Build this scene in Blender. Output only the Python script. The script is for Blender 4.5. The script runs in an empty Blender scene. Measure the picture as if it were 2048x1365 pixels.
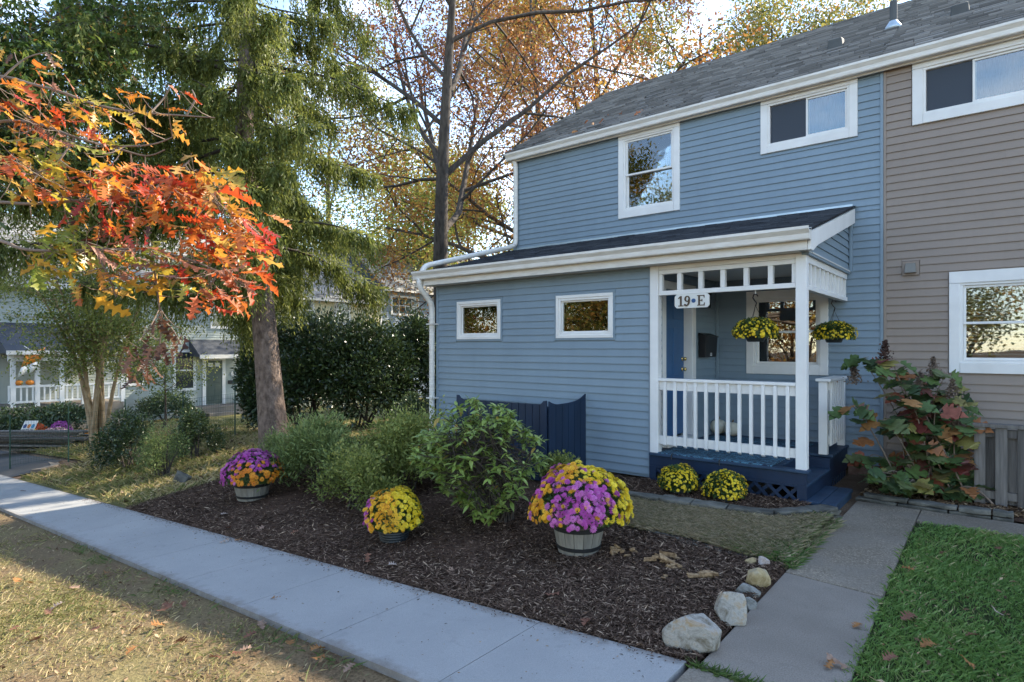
import bpy, math, random
import numpy as np
from mathutils import Vector, Matrix
R = math.radians
random.seed(7)
rng = np.random.RandomState(11)
scn = bpy.context.scene
COL = scn.collection

# ------------------------------------------------------------------ camera, sky, sun, exposure
EYE, FP, CX, HY = 1.76, 1209.0, 1024.0, 696.0
YAW = math.atan2(981.0, 1209.0)
cam = bpy.data.cameras.new('camera')
cam.sensor_width = 36.0
cam.lens = 36.0 * FP / 2048.0
cam.shift_y = 13.5 / 2048.0
cam.clip_end = 2000
camo = bpy.data.objects.new('camera', cam)
camo.location = (0, 0, EYE)
camo.rotation_euler = (R(90), 0, YAW)
COL.objects.link(camo)
scn.camera = camo

SUN = Vector((0.28, 1.0, 0.80)).normalized()
world = bpy.data.worlds.new('World')
scn.world = world
world.use_nodes = True
wn = world.node_tree
wn.nodes.clear()
sky = wn.nodes.new('ShaderNodeTexSky')
sky.sky_type = 'NISHITA'
sky.sun_disc = False
sky.sun_elevation = math.asin(SUN.z)
sky.sun_rotation = math.atan2(SUN.x, SUN.y)
sky.air_density = 1.0
sky.dust_density = 0.15
sky.ozone_density = 1.0
wtc = wn.nodes.new('ShaderNodeTexCoord')
wmp = wn.nodes.new('ShaderNodeMapping')
wmp.inputs['Scale'].default_value = (1.6, 1.6, 4.0)
wno = wn.nodes.new('ShaderNodeTexNoise')
wno.inputs['Scale'].default_value = 2.2
wno.inputs['Detail'].default_value = 7
wno.inputs['Roughness'].default_value = 0.6
wrp = wn.nodes.new('ShaderNodeValToRGB')
wrp.color_ramp.elements[0].position = 0.50
wrp.color_ramp.elements[0].color = (0, 0, 0, 1)
wrp.color_ramp.elements[1].position = 0.80
wrp.color_ramp.elements[1].color = (0.8, 0.8, 0.8, 1)
wmx = wn.nodes.new('ShaderNodeMix')
wmx.data_type = 'RGBA'
wmx.inputs['B'].default_value = (6.0, 6.3, 6.8, 1)
wbg = wn.nodes.new('ShaderNodeBackground')
wbg.inputs['Strength'].default_value = 0.15
wou = wn.nodes.new('ShaderNodeOutputWorld')
L = wn.links.new
L(wtc.outputs['Generated'], wmp.inputs['Vector'])
L(wmp.outputs['Vector'], wno.inputs['Vector'])
L(wno.outputs['Fac'], wrp.inputs['Fac'])
L(wrp.outputs['Color'], wmx.inputs['Factor'])
L(sky.outputs['Color'], wmx.inputs['A'])
L(wmx.outputs['Result'], wbg.inputs['Color'])
L(wbg.outputs['Background'], wou.inputs['Surface'])

sl = bpy.data.lights.new('sun', 'SUN')
sl.energy = 3.6
sl.angle = R(0.53)
sl.color = (1.0, 0.90, 0.74)
so = bpy.data.objects.new('sun', sl)
so.rotation_euler = (-SUN).to_track_quat('-Z', 'Y').to_euler()
so.location = (5, 20, 20)
COL.objects.link(so)
scn.view_settings.view_transform = 'Standard'
scn.view_settings.look = 'None'
scn.view_settings.exposure = 1.9
scn.view_settings.gamma = 1.0

# ------------------------------------------------------------------ pixel helpers (survey of the place)
S_, C_ = math.sin(YAW), math.cos(YAW)
def ray(u, v): return Vector((-FP*S_ + (u-CX)*C_, FP*C_ + (u-CX)*S_, HY - v))
CAM = Vector((0, 0, EYE))
def aY(u, v, Y): r = ray(u, v); return CAM + r*(Y/r.y)
def aX(u, v, X): r = ray(u, v); return CAM + r*(X/r.x)
def aZ(u, v, Z): r = ray(u, v); return CAM + r*((Z-EYE)/r.z)
def aD(u, v, D): return CAM + ray(u, v)*(D/FP)

def zs(x): return -0.066*max(0.0, min(-x-1.36, 24.0))
def gz(x, y):
    if x > -1.36: return 0.0
    zh = 0.06 if x > -8 else max(0.06 - 0.07*(-x-8), -1.6)
    k = min(1.0, max(0.0, (y-3.3)/3.5))
    a = zs(x)
    return a*(1-k) + max(zh, a)*k
def G(u, v):
    r = ray(u, v); t = 0.001
    while t < 0.08:
        p = CAM + r*t
        if p.z < gz(p.x, p.y): return p
        t += 0.00004
    return CAM + r*0.05

# ------------------------------------------------------------------ materials
def nodes(name):
    m = bpy.data.materials.new(name); m.use_nodes = True
    nt = m.node_tree
    return m, nt, nt.nodes['Principled BSDF']
def mix(nt, fac, a, b, typ='MIX'):
    n = nt.nodes.new('ShaderNodeMix'); n.data_type = 'RGBA'; n.blend_type = typ
    for k, s in (('Factor', fac), ('A', a), ('B', b)):
        if hasattr(s, 'links'): nt.links.new(s, n.inputs[k])
        elif k == 'Factor': n.inputs[k].default_value = s
        else: n.inputs[k].default_value = (*s, 1)
    return n.outputs['Result']
def noise(nt, scale, detail=3, rough=0.55, vec=None, dist=0.0):
    n = nt.nodes.new('ShaderNodeTexNoise')
    n.inputs['Scale'].default_value = scale; n.inputs['Detail'].default_value = detail
    n.inputs['Roughness'].default_value = rough; n.inputs['Distortion'].default_value = dist
    if vec is None:
        vec = nt.nodes.new('ShaderNodeNewGeometry').outputs['Position']
    nt.links.new(vec, n.inputs['Vector'])
    return n.outputs['Fac']
def ramp(nt, fac, stops):
    n = nt.nodes.new('ShaderNodeValToRGB')
    el = n.color_ramp.elements
    while len(el) < len(stops): el.new(0.5)
    for e, (p, c) in zip(el, stops):
        e.position = p; e.color = (*c, 1)
    nt.links.new(fac, n.inputs['Fac'])
    return n.outputs['Color']
def bump(nt, bs, h, strength, dist=0.01):
    b = nt.nodes.new('ShaderNodeBump'); b.inputs['Strength'].default_value = strength
    b.inputs['Distance'].default_value = dist
    nt.links.new(h, b.inputs['Height']); nt.links.new(b.outputs['Normal'], bs.inputs['Normal'])
def scaled(nt, sc):
    g = nt.nodes.new('ShaderNodeNewGeometry'); m = nt.nodes.new('ShaderNodeMapping')
    m.inputs['Scale'].default_value = sc
    nt.links.new(g.outputs['Position'], m.inputs['Vector'])
    return m.outputs['Vector']
def mul(c, k): return tuple(min(1, x*k) for x in c)
def mat(name, col, rough=0.6, var=0.15, scale=3.0, bmp=0.0, bscale=60.0, spec=0.35, metal=0.0, col2=None, objvar=0.0, stretch=None, bdist=0.004):
    m, nt, bs = nodes(name)
    vec = scaled(nt, stretch) if stretch else None
    f = noise(nt, scale, 5, 0.6, vec)
    c = ramp(nt, f, [(0.3, mul(col, 1-var)), (0.7, col2 if col2 else mul(col, 1+var))])
    if objvar:
        oi = nt.nodes.new('ShaderNodeObjectInfo')
        c = mix(nt, 1.0, c, ramp(nt, oi.outputs['Random'], [(0, (1-objvar,)*3), (1, (1+0*objvar,)*3)]), 'MULTIPLY')
    nt.links.new(c, bs.inputs['Base Color'])
    bs.inputs['Roughness'].default_value = rough
    bs.inputs['Specular IOR Level'].default_value = spec
    bs.inputs['Metallic'].default_value = metal
    if bmp: bump(nt, bs, noise(nt, bscale, 4, 0.6, vec), bmp, bdist)
    return m
def leafmat(name, stops, trans=0.4, rough=0.5, objcol=False, spec=0.3):
    m, nt, bs = nodes(name)
    if objcol:
        oi = nt.nodes.new('ShaderNodeObjectInfo')
        f = noise(nt, 18, 4, 0.6)
        c = mix(nt, 1.0, oi.outputs['Color'], ramp(nt, f, [(0.25, (0.55, 0.5, 0.45)), (0.6, (1, 1, 1))]), 'MULTIPLY')
    else:
        a = nt.nodes.new('ShaderNodeAttribute'); a.attribute_name = 'tint'
        c = ramp(nt, a.outputs['Fac'], stops)
    nt.links.new(c, bs.inputs['Base Color'])
    bs.inputs['Roughness'].default_value = rough
    bs.inputs['Specular IOR Level'].default_value = spec
    tr = nt.nodes.new('ShaderNodeBsdfTranslucent')
    nt.links.new(c, tr.inputs['Color'])
    mx = nt.nodes.new('ShaderNodeMixShader'); mx.inputs['Fac'].default_value = trans
    nt.links.new(bs.outputs['BSDF'], mx.inputs[1]); nt.links.new(tr.outputs['BSDF'], mx.inputs[2])
    nt.links.new(mx.outputs['Shader'], nt.nodes['Material Output'].inputs['Surface'])
    return m
def tintmat(name, stops, rough=0.85, spec=0.2, bmp=0.0, bscale=80):
    m, nt, bs = nodes(name)
    a = nt.nodes.new('ShaderNodeAttribute'); a.attribute_name = 'tint'
    nt.links.new(ramp(nt, a.outputs['Fac'], stops), bs.inputs['Base Color'])
    bs.inputs['Roughness'].default_value = rough; bs.inputs['Specular IOR Level'].default_value = spec
    if bmp: bump(nt, bs, noise(nt, bscale, 4), bmp, 0.004)
    return m
def glassmat(name, ior=2.0, tint=(0.75, 0.8, 0.8)):
    m, nt, bs = nodes(name)
    nt.nodes.remove(bs)
    tr = nt.nodes.new('ShaderNodeBsdfTransparent'); tr.inputs['Color'].default_value = (*tint, 1)
    gl = nt.nodes.new('ShaderNodeBsdfGlossy'); gl.inputs['Roughness'].default_value = 0.012
    gl.inputs['Color'].default_value = (1, 1, 1, 1)
    fr = nt.nodes.new('ShaderNodeFresnel'); fr.inputs['IOR'].default_value = ior
    b = nt.nodes.new('ShaderNodeBump'); b.inputs['Strength'].default_value = 0.025; b.inputs['Distance'].default_value = 0.02
    nt.links.new(noise(nt, 3.0, 1), b.inputs['Height']); nt.links.new(b.outputs['Normal'], gl.inputs['Normal'])
    mx = nt.nodes.new('ShaderNodeMixShader')
    nt.links.new(fr.outputs['Fac'], mx.inputs['Fac'])
    nt.links.new(tr.outputs['BSDF'], mx.inputs[1]); nt.links.new(gl.outputs['BSDF'], mx.inputs[2])
    nt.links.new(mx.outputs['Shader'], nt.nodes['Material Output'].inputs['Surface'])
    return m

def siding_mat(name, col):
    m, nt, bs = nodes(name)
    big = noise(nt, 0.9, 4, 0.6)
    c = ramp(nt, big, [(0.3, mul(col, 0.93)), (0.7, mul(col, 1.05))])
    streak = noise(nt, 2.0, 5, 0.65, scaled(nt, (3.0, 3.0, 0.35)))
    c = mix(nt, ramp(nt, streak, [(0.45, (0, 0, 0)), (0.8, (0.35,)*3)]), c, mul(col, 0.78))
    oi = nt.nodes.new('ShaderNodeObjectInfo')
    c = mix(nt, 1.0, c, ramp(nt, oi.outputs['Random'], [(0, (0.955,)*3), (1, (1.0,)*3)]), 'MULTIPLY')
    nt.links.new(c, bs.inputs['Base Color'])
    bs.inputs['Roughness'].default_value = 0.5; bs.inputs['Specular IOR Level'].default_value = 0.3
    bump(nt, bs, noise(nt, 3.0, 5, 0.6, scaled(nt, (6, 6, 60))), 0.12, 0.003)
    return m
M = {}
M['blue'] = siding_mat('blue_vinyl', (0.208, 0.272, 0.320))
M['taupe'] = siding_mat('taupe_vinyl', (0.272, 0.218, 0.176))
M['green_siding'] = siding_mat('sage_vinyl', (0.36, 0.39, 0.35))
M['cream_siding'] = siding_mat('cream_vinyl', (0.62, 0.56, 0.36))
M['slate_siding'] = siding_mat('slate_vinyl', (0.26, 0.31, 0.36))
M['white'] = mat('white_paint', (0.69, 0.675, 0.64), 0.5, 0.05, 2.0, 0.15, 25, col2=(0.78, 0.765, 0.73))
M['gutter'] = mat('gutter_white', (0.66, 0.62, 0.55), 0.45, 0.09, 3.0, 0, stretch=(1.5, 1.5, 9), col2=(0.76, 0.73, 0.67))
M['soffit'] = mat('soffit_vinyl', (0.62, 0.60, 0.56), 0.6, 0.05)
M['navy'] = mat('navy_paint', (0.011, 0.025, 0.054), 0.45, 0.3, 2.5, 0.25, 30, stretch=(1, 1, 0.3))
M['navy_step'] = mat('navy_deck_paint', (0.018, 0.043, 0.082), 0.5, 0.3, 4, 0.2, 40, col2=(0.03, 0.062, 0.11))
M['door_blue'] = mat('door_blue', (0.030, 0.105, 0.235), 0.4, 0.1, 2)
M['brass'] = mat('brass', (0.75, 0.55, 0.22), 0.25, 0.1, metal=1.0)
M['black'] = mat('black_metal', (0.012, 0.012, 0.013), 0.4, 0.3, 4)
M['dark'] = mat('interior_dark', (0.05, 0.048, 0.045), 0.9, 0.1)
M['curtain'] = mat('curtain_cloth', (0.30, 0.29, 0.27), 0.9, 0.2, 6, stretch=(8, 1, 0.4))
M['blind'] = mat('blind_slat', (0.5, 0.5, 0.47), 0.7, 0.1)
M['skycurtain'] = mat('sky_teal_curtain', (0.03, 0.13, 0.19), 0.9, 0.06, 3, stretch=(3, 1, 0.3))  # curtain cloth; sky reflected in the slider panes is put into its teal
M['glass'] = glassmat('window_glass', 2.0)
M['screen'] = mat('insect_screen', (0.045, 0.055, 0.07), 0.75, 0.12, 200)
M['brick'] = mat('old_brick', (0.19, 0.085, 0.06), 0.9, 0.35, 9, 0.6, 60, col2=(0.28, 0.2, 0.16))
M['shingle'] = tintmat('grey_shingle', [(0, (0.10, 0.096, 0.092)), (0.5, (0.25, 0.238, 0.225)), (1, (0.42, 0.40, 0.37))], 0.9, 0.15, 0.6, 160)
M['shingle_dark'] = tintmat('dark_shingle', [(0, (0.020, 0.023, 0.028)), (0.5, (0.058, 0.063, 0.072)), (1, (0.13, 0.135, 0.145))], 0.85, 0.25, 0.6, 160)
M['lead'] = mat('roof_flashing', (0.42, 0.50, 0.55), 0.4, 0.15, metal=0.6)
M['pipe'] = mat('vent_pipe', (0.08, 0.085, 0.085), 0.7, 0.2)
M['fence'] = mat('weathered_wood', (0.16, 0.145, 0.13), 0.9, 0.45, 2.0, 0.7, 14, objvar=0.5, stretch=(12, 12, 0.7), col2=(0.25, 0.225, 0.20))
M['stone_edge'] = mat('mossy_flagstone', (0.10, 0.10, 0.085), 0.95, 0.4, 7, 0.9, 30, objvar=0.35, col2=(0.19, 0.18, 0.15), bdist=0.012)
M['barrel'] = mat('barrel_wood', (0.24, 0.22, 0.18), 0.8, 0.25, 2, 0.5, 12, objvar=0.2, stretch=(10, 10, 0.8))
M['hoop'] = mat('barrel_hoop', (0.018, 0.018, 0.018), 0.6, 0.2)
M['plastic'] = mat('dark_pot', (0.02, 0.026, 0.03), 0.4, 0.2)
M['plastic2'] = mat('grey_green_pot', (0.07, 0.085, 0.085), 0.5, 0.2)
M['pumpkin_white'] = mat('white_pumpkin', (0.62, 0.57, 0.44), 0.5, 0.12, 9)
M['pumpkin'] = mat('orange_pumpkin', (0.72, 0.24, 0.03), 0.5, 0.15, 9)
M['stem'] = mat('dry_stem', (0.16, 0.11, 0.06), 0.9, 0.3)
M['bark'] = mat('spruce_bark', (0.135, 0.092, 0.068), 0.95, 0.5, 6, 1.0, 18, stretch=(2.2, 2.2, 1.1), col2=(0.26, 0.19, 0.15), bdist=0.03)
M['bark2'] = mat('oak_bark', (0.055, 0.043, 0.034), 0.95, 0.4, 6, 1.0, 18, stretch=(2, 2, 0.6), col2=(0.105, 0.085, 0.068), bdist=0.02)
M['crape'] = mat('smooth_bark', (0.28, 0.18, 0.09), 0.7, 0.3, 5, 0.3, 20, col2=(0.40, 0.30, 0.18))
M['twig'] = mat('twig_bark', (0.20, 0.15, 0.115), 0.9, 0.3, 10)
M['sign'] = mat('sign_white', (0.70, 0.69, 0.64), 0.6, 0.05)
M['letter'] = mat('sign_brown', (0.085, 0.055, 0.032), 0.6, 0.2)
M['dot'] = mat('sign_blue', (0.03, 0.09, 0.22), 0.6, 0.1)

def concrete(name, a, b, speck, sc=160, agg=False):
    m, nt, bs = nodes(name)
    c = ramp(nt, noise(nt, 1.1, 6, 0.62), [(0.28, a), (0.72, b)])
    c = mix(nt, ramp(nt, noise(nt, sc, 2, 0.5), [(0.35, (0.55,)*3), (0.62, (0, 0, 0))]), c, mul(a, speck))
    c = mix(nt, ramp(nt, noise(nt, 5, 6, 0.7, None, 0.6), [(0.58, (0, 0, 0)), (0.74, (0.45,)*3)]), c, mul(a, 0.62))
    if agg:
        vo = nt.nodes.new('ShaderNodeTexVoronoi'); vo.inputs['Scale'].default_value = 95
        g = nt.nodes.new('ShaderNodeNewGeometry'); nt.links.new(g.outputs['Position'], vo.inputs['Vector'])
        c = mix(nt, ramp(nt, noise(nt, 1.7, 3), [(0.42, (0.15,)*3), (0.6, (0.75,)*3)]), c,
                mix(nt, 1.0, c, ramp(nt, vo.outputs['Color'], [(0.1, (0.6, 0.55, 0.5)), (0.6, (1.0, 0.97, 0.9)), (0.95, (1.9, 1.8, 1.6))]), 'MULTIPLY'))
    nt.links.new(c, bs.inputs['Base Color'])
    bs.inputs['Roughness'].default_value = 0.88; bs.inputs['Specular IOR Level'].default_value = 0.25
    bump(nt, bs, noise(nt, sc*0.8, 4, 0.6), 0.35 if not agg else 0.6, 0.004)
    return m
M['newcon'] = concrete('new_concrete', (0.275, 0.275, 0.268), (0.365, 0.36, 0.345), 0.82)
def edge_dirt(m):
    nt = m.node_tree; bs = nt.nodes['Principled BSDF']; src = bs.inputs['Base Color'].links[0].from_socket
    g = nt.nodes.new('ShaderNodeNewGeometry'); sp = nt.nodes.new('ShaderNodeSeparateXYZ'); nt.links.new(g.outputs['Position'], sp.inputs['Vector'])
    def mth(op, a, b):
        n = nt.nodes.new('ShaderNodeMath'); n.operation = op
        for i, q in enumerate((a, b)):
            if hasattr(q, 'links'): nt.links.new(q, n.inputs[i])
            else: n.inputs[i].default_value = q
        return n.outputs[0]
    d = mth('ABSOLUTE', mth('SUBTRACT', sp.outputs['Y'], 2.757), 0.0)          # distance from the middle of the walk
    k = mth('ADD', d, mth('MULTIPLY', noise(nt, 6, 6, 0.7), 0.34))
    fac = ramp(nt, k, [(0.585, (0, 0, 0)), (0.70, (0.6,)*3)])
    nt.links.new(mix(nt, fac, src, (0.13, 0.10, 0.075)), bs.inputs['Base Color'])
edge_dirt(M['newcon'])
M['oldcon'] = concrete('old_concrete', (0.185, 0.158, 0.128), (0.29, 0.25, 0.205), 0.66, 120)
M['aggcon'] = concrete('aggregate_concrete', (0.175, 0.148, 0.115), (0.28, 0.24, 0.19), 0.62, 120, True)
M['asphalt'] = concrete('asphalt_surface', (0.055, 0.054, 0.053), (0.085, 0.082, 0.08), 0.7, 90)

def soil(name, stops, big=2.0, fine=60, bs_=0.9):
    m, nt, bs = nodes(name)
    c = ramp(nt, noise(nt, big, 6, 0.65), stops)
    c = mix(nt, 1.0, c, ramp(nt, noise(nt, fine, 4, 0.7), [(0.3, (0.45,)*3), (0.7, (1.35, 1.3, 1.25))]), 'MULTIPLY')
    nt.links.new(c, bs.inputs['Base Color'])
    bs.inputs['Roughness'].default_value = 0.95; bs.inputs['Specular IOR Level'].default_value = 0.1
    bump(nt, bs, noise(nt, fine*0.6, 5, 0.7), bs_, 0.02)
    return m
M['dirt'] = soil('dirt', [(0.3, (0.10, 0.068, 0.045)), (0.7, (0.20, 0.145, 0.10))])
M['mulchbed'] = soil('mulch_soil', [(0.3, (0.048, 0.029, 0.020)), (0.7, (0.115, 0.073, 0.051))], 1.5, 70)
M['drylawn'] = soil('dry_lawn_soil', [(0.3, (0.15, 0.10, 0.062)), (0.5, (0.19, 0.14, 0.08)), (0.7, (0.21, 0.18, 0.085))], 1.2, 50)
M['greenlawn'] = soil('lawn_soil', [(0.3, (0.026, 0.042, 0.014)), (0.7, (0.05, 0.065, 0.024))], 3, 70)
M['farlawn'] = soil('far_lawn_soil', [(0.3, (0.08, 0.085, 0.03)), (0.7, (0.20, 0.18, 0.075))], 0.8, 40)
M['browngrass'] = soil('dormant_grass_soil', [(0.3, (0.06, 0.052, 0.03)), (0.7, (0.12, 0.10, 0.06))], 3, 60)
M['chips'] = tintmat('mulch_chips', [(0, (0.048, 0.028, 0.018)), (0.5, (0.125, 0.078, 0.052)), (0.85, (0.23, 0.155, 0.108)), (1, (0.46, 0.33, 0.22))])
M['litter'] = tintmat('leaf_litter', [(0, (0.06, 0.035, 0.02)), (0.5, (0.20, 0.12, 0.06)), (1, (0.38, 0.28, 0.17))])
M['grass'] = leafmat('grass_blade', [(0, (0.075, 0.15, 0.032)), (0.5, (0.15, 0.26, 0.06)), (0.84, (0.25, 0.34, 0.10)), (1, (0.46, 0.39, 0.20))], 0.3, 0.5)
M['drygrass'] = leafmat('dry_grass_blade', [(0, (0.14, 0.16, 0.045)), (0.35, (0.26, 0.24, 0.085)), (0.75, (0.42, 0.33, 0.15)), (1, (0.52, 0.42, 0.24))], 0.3, 0.6)
M['deadgrass'] = leafmat('dormant_grass_blade', [(0, (0.08, 0.15, 0.035)), (0.3, (0.17, 0.17, 0.075)), (0.7, (0.27, 0.22, 0.13)), (1, (0.46, 0.37, 0.24))], 0.3, 0.7)
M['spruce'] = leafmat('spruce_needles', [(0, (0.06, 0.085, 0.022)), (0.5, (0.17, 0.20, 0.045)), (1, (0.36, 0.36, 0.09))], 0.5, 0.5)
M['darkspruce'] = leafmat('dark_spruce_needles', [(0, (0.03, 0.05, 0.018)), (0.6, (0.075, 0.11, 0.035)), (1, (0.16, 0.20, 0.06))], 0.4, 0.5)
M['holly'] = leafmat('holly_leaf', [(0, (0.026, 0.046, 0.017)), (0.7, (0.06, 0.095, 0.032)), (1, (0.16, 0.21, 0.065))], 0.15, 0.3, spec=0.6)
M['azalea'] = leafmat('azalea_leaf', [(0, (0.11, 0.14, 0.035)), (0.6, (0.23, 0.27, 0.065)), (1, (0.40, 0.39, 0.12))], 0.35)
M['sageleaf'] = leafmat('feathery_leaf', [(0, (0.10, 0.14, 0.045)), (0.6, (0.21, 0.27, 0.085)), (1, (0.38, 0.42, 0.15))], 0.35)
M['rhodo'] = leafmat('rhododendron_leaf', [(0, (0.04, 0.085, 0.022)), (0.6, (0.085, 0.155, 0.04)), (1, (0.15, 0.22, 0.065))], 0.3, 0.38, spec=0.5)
M['crapeleaf'] = leafmat('crape_leaf', [(0, (0.09, 0.13, 0.03)), (0.6, (0.20, 0.25, 0.06)), (1, (0.42, 0.40, 0.12))], 0.4)
M['greenoak'] = leafmat('green_oak_leaf', [(0, (0.045, 0.085, 0.018)), (0.6, (0.10, 0.16, 0.032)), (0.93, (0.20, 0.24, 0.06)), (1, (0.36, 0.17, 0.04))], 0.4, 0.35, spec=0.6)
M['rust'] = leafmat('rust_leaf', [(0, (0.10, 0.038, 0.028)), (0.5, (0.22, 0.085, 0.04)), (1, (0.38, 0.17, 0.06))], 0.4)
M['amber'] = leafmat('amber_leaf', [(0, (0.20, 0.085, 0.03)), (0.5, (0.42, 0.20, 0.05)), (0.85, (0.52, 0.33, 0.07)), (1, (0.25, 0.27, 0.06))], 0.4)
M['olive'] = leafmat('olive_leaf', [(0, (0.09, 0.11, 0.025)), (0.5, (0.22, 0.22, 0.05)), (0.8, (0.38, 0.30, 0.07)), (1, (0.42, 0.22, 0.05))], 0.4)
M['yellowgreen'] = leafmat('yellow_green_leaf', [(0, (0.10, 0.14, 0.03)), (0.6, (0.27, 0.30, 0.06)), (1, (0.55, 0.42, 0.08))], 0.45)
M['oakleaf'] = leafmat('autumn_oak_leaf', None, 0.5, 0.45, objcol=True, spec=0.5)
M['hydleaf'] = leafmat('hydrangea_leaf', None, 0.25, 0.5, objcol=True, spec=0.4)
M['fallen'] = leafmat('fallen_leaf', None, 0.15, 0.7, objcol=True)
M['bloom'] = leafmat('mum_bloom', None, 0.25, 0.6, objcol=True)
M['mumleaf'] = leafmat('mum_leaf', [(0, (0.03, 0.06, 0.018)), (1, (0.10, 0.15, 0.045))], 0.25)
for nm, st in dict(yellow=[(0, (0.62, 0.44, 0.012)), (1, (0.80, 0.64, 0.03))], orange=[(0, (0.62, 0.27, 0.012)), (1, (0.80, 0.42, 0.02))],
                   magenta=[(0, (0.30, 0.045, 0.27)), (1, (0.50, 0.13, 0.44))], red=[(0, (0.45, 0.05, 0.015)), (1, (0.6, 0.13, 0.02))],
                   pink=[(0, (0.5, 0.22, 0.25)), (1, (0.75, 0.55, 0.5))]).items():
    M['b_'+nm] = leafmat('bloom_'+nm, st, 0.25, 0.6)

# ------------------------------------------------------------------ object helpers
def place(o, parent=None):
    COL.objects.link(o)
    if parent is not None:
        o.parent = parent
        if parent.type == 'EMPTY':
            o.matrix_parent_inverse = Matrix.Translation(-Vector(parent.location))
    return o
def tag(o, label=None, cat=None, group=None, kind=None):
    if label: o['label'] = label
    if cat: o['category'] = cat
    if group: o['group'] = group
    if kind: o['kind'] = kind
    return o
def thing(name, loc, label, cat, group=None):
    o = bpy.data.objects.new(name, None); o.location = loc; o.empty_display_size = 0.1
    COL.objects.link(o)
    return tag(o, label, cat, group)
def inst(name, me, parent, loc, rot=(0, 0, 0), sc=(1, 1, 1), color=None):
    o = bpy.data.objects.new(name, me); o.location = loc; o.rotation_euler = rot; o.scale = sc
    if color: o.color = (*color, 1)
    return place(o, parent)
def np_mesh(name, V, Fq, mats, tint=None, smooth=False, mi=None):
    V = np.asarray(V, dtype=np.float32); Fq = np.asarray(Fq, dtype=np.int32)
    me = bpy.data.meshes.new(name)
    nf, k = Fq.shape
    me.vertices.add(len(V)); me.vertices.foreach_set('co', V.ravel())
    me.loops.add(nf*k); me.loops.foreach_set('vertex_index', Fq.ravel())
    me.polygons.add(nf); me.polygons.foreach_set('loop_start', np.arange(0, nf*k, k, dtype=np.int32))
    if smooth: me.polygons.foreach_set('use_smooth', np.ones(nf, dtype=bool))
    if tint is not None:
        a = me.attributes.new('tint', 'FLOAT', 'POINT'); a.data.foreach_set('value', np.asarray(tint, dtype=np.float32))
    for m in (mats if isinstance(mats, (list, tuple)) else [mats]): me.materials.append(m)
    if mi is not None: me.polygons.foreach_set('material_index', np.asarray(mi, dtype=np.int32))
    me.update(calc_edges=True); me.validate()
    return me
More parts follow.
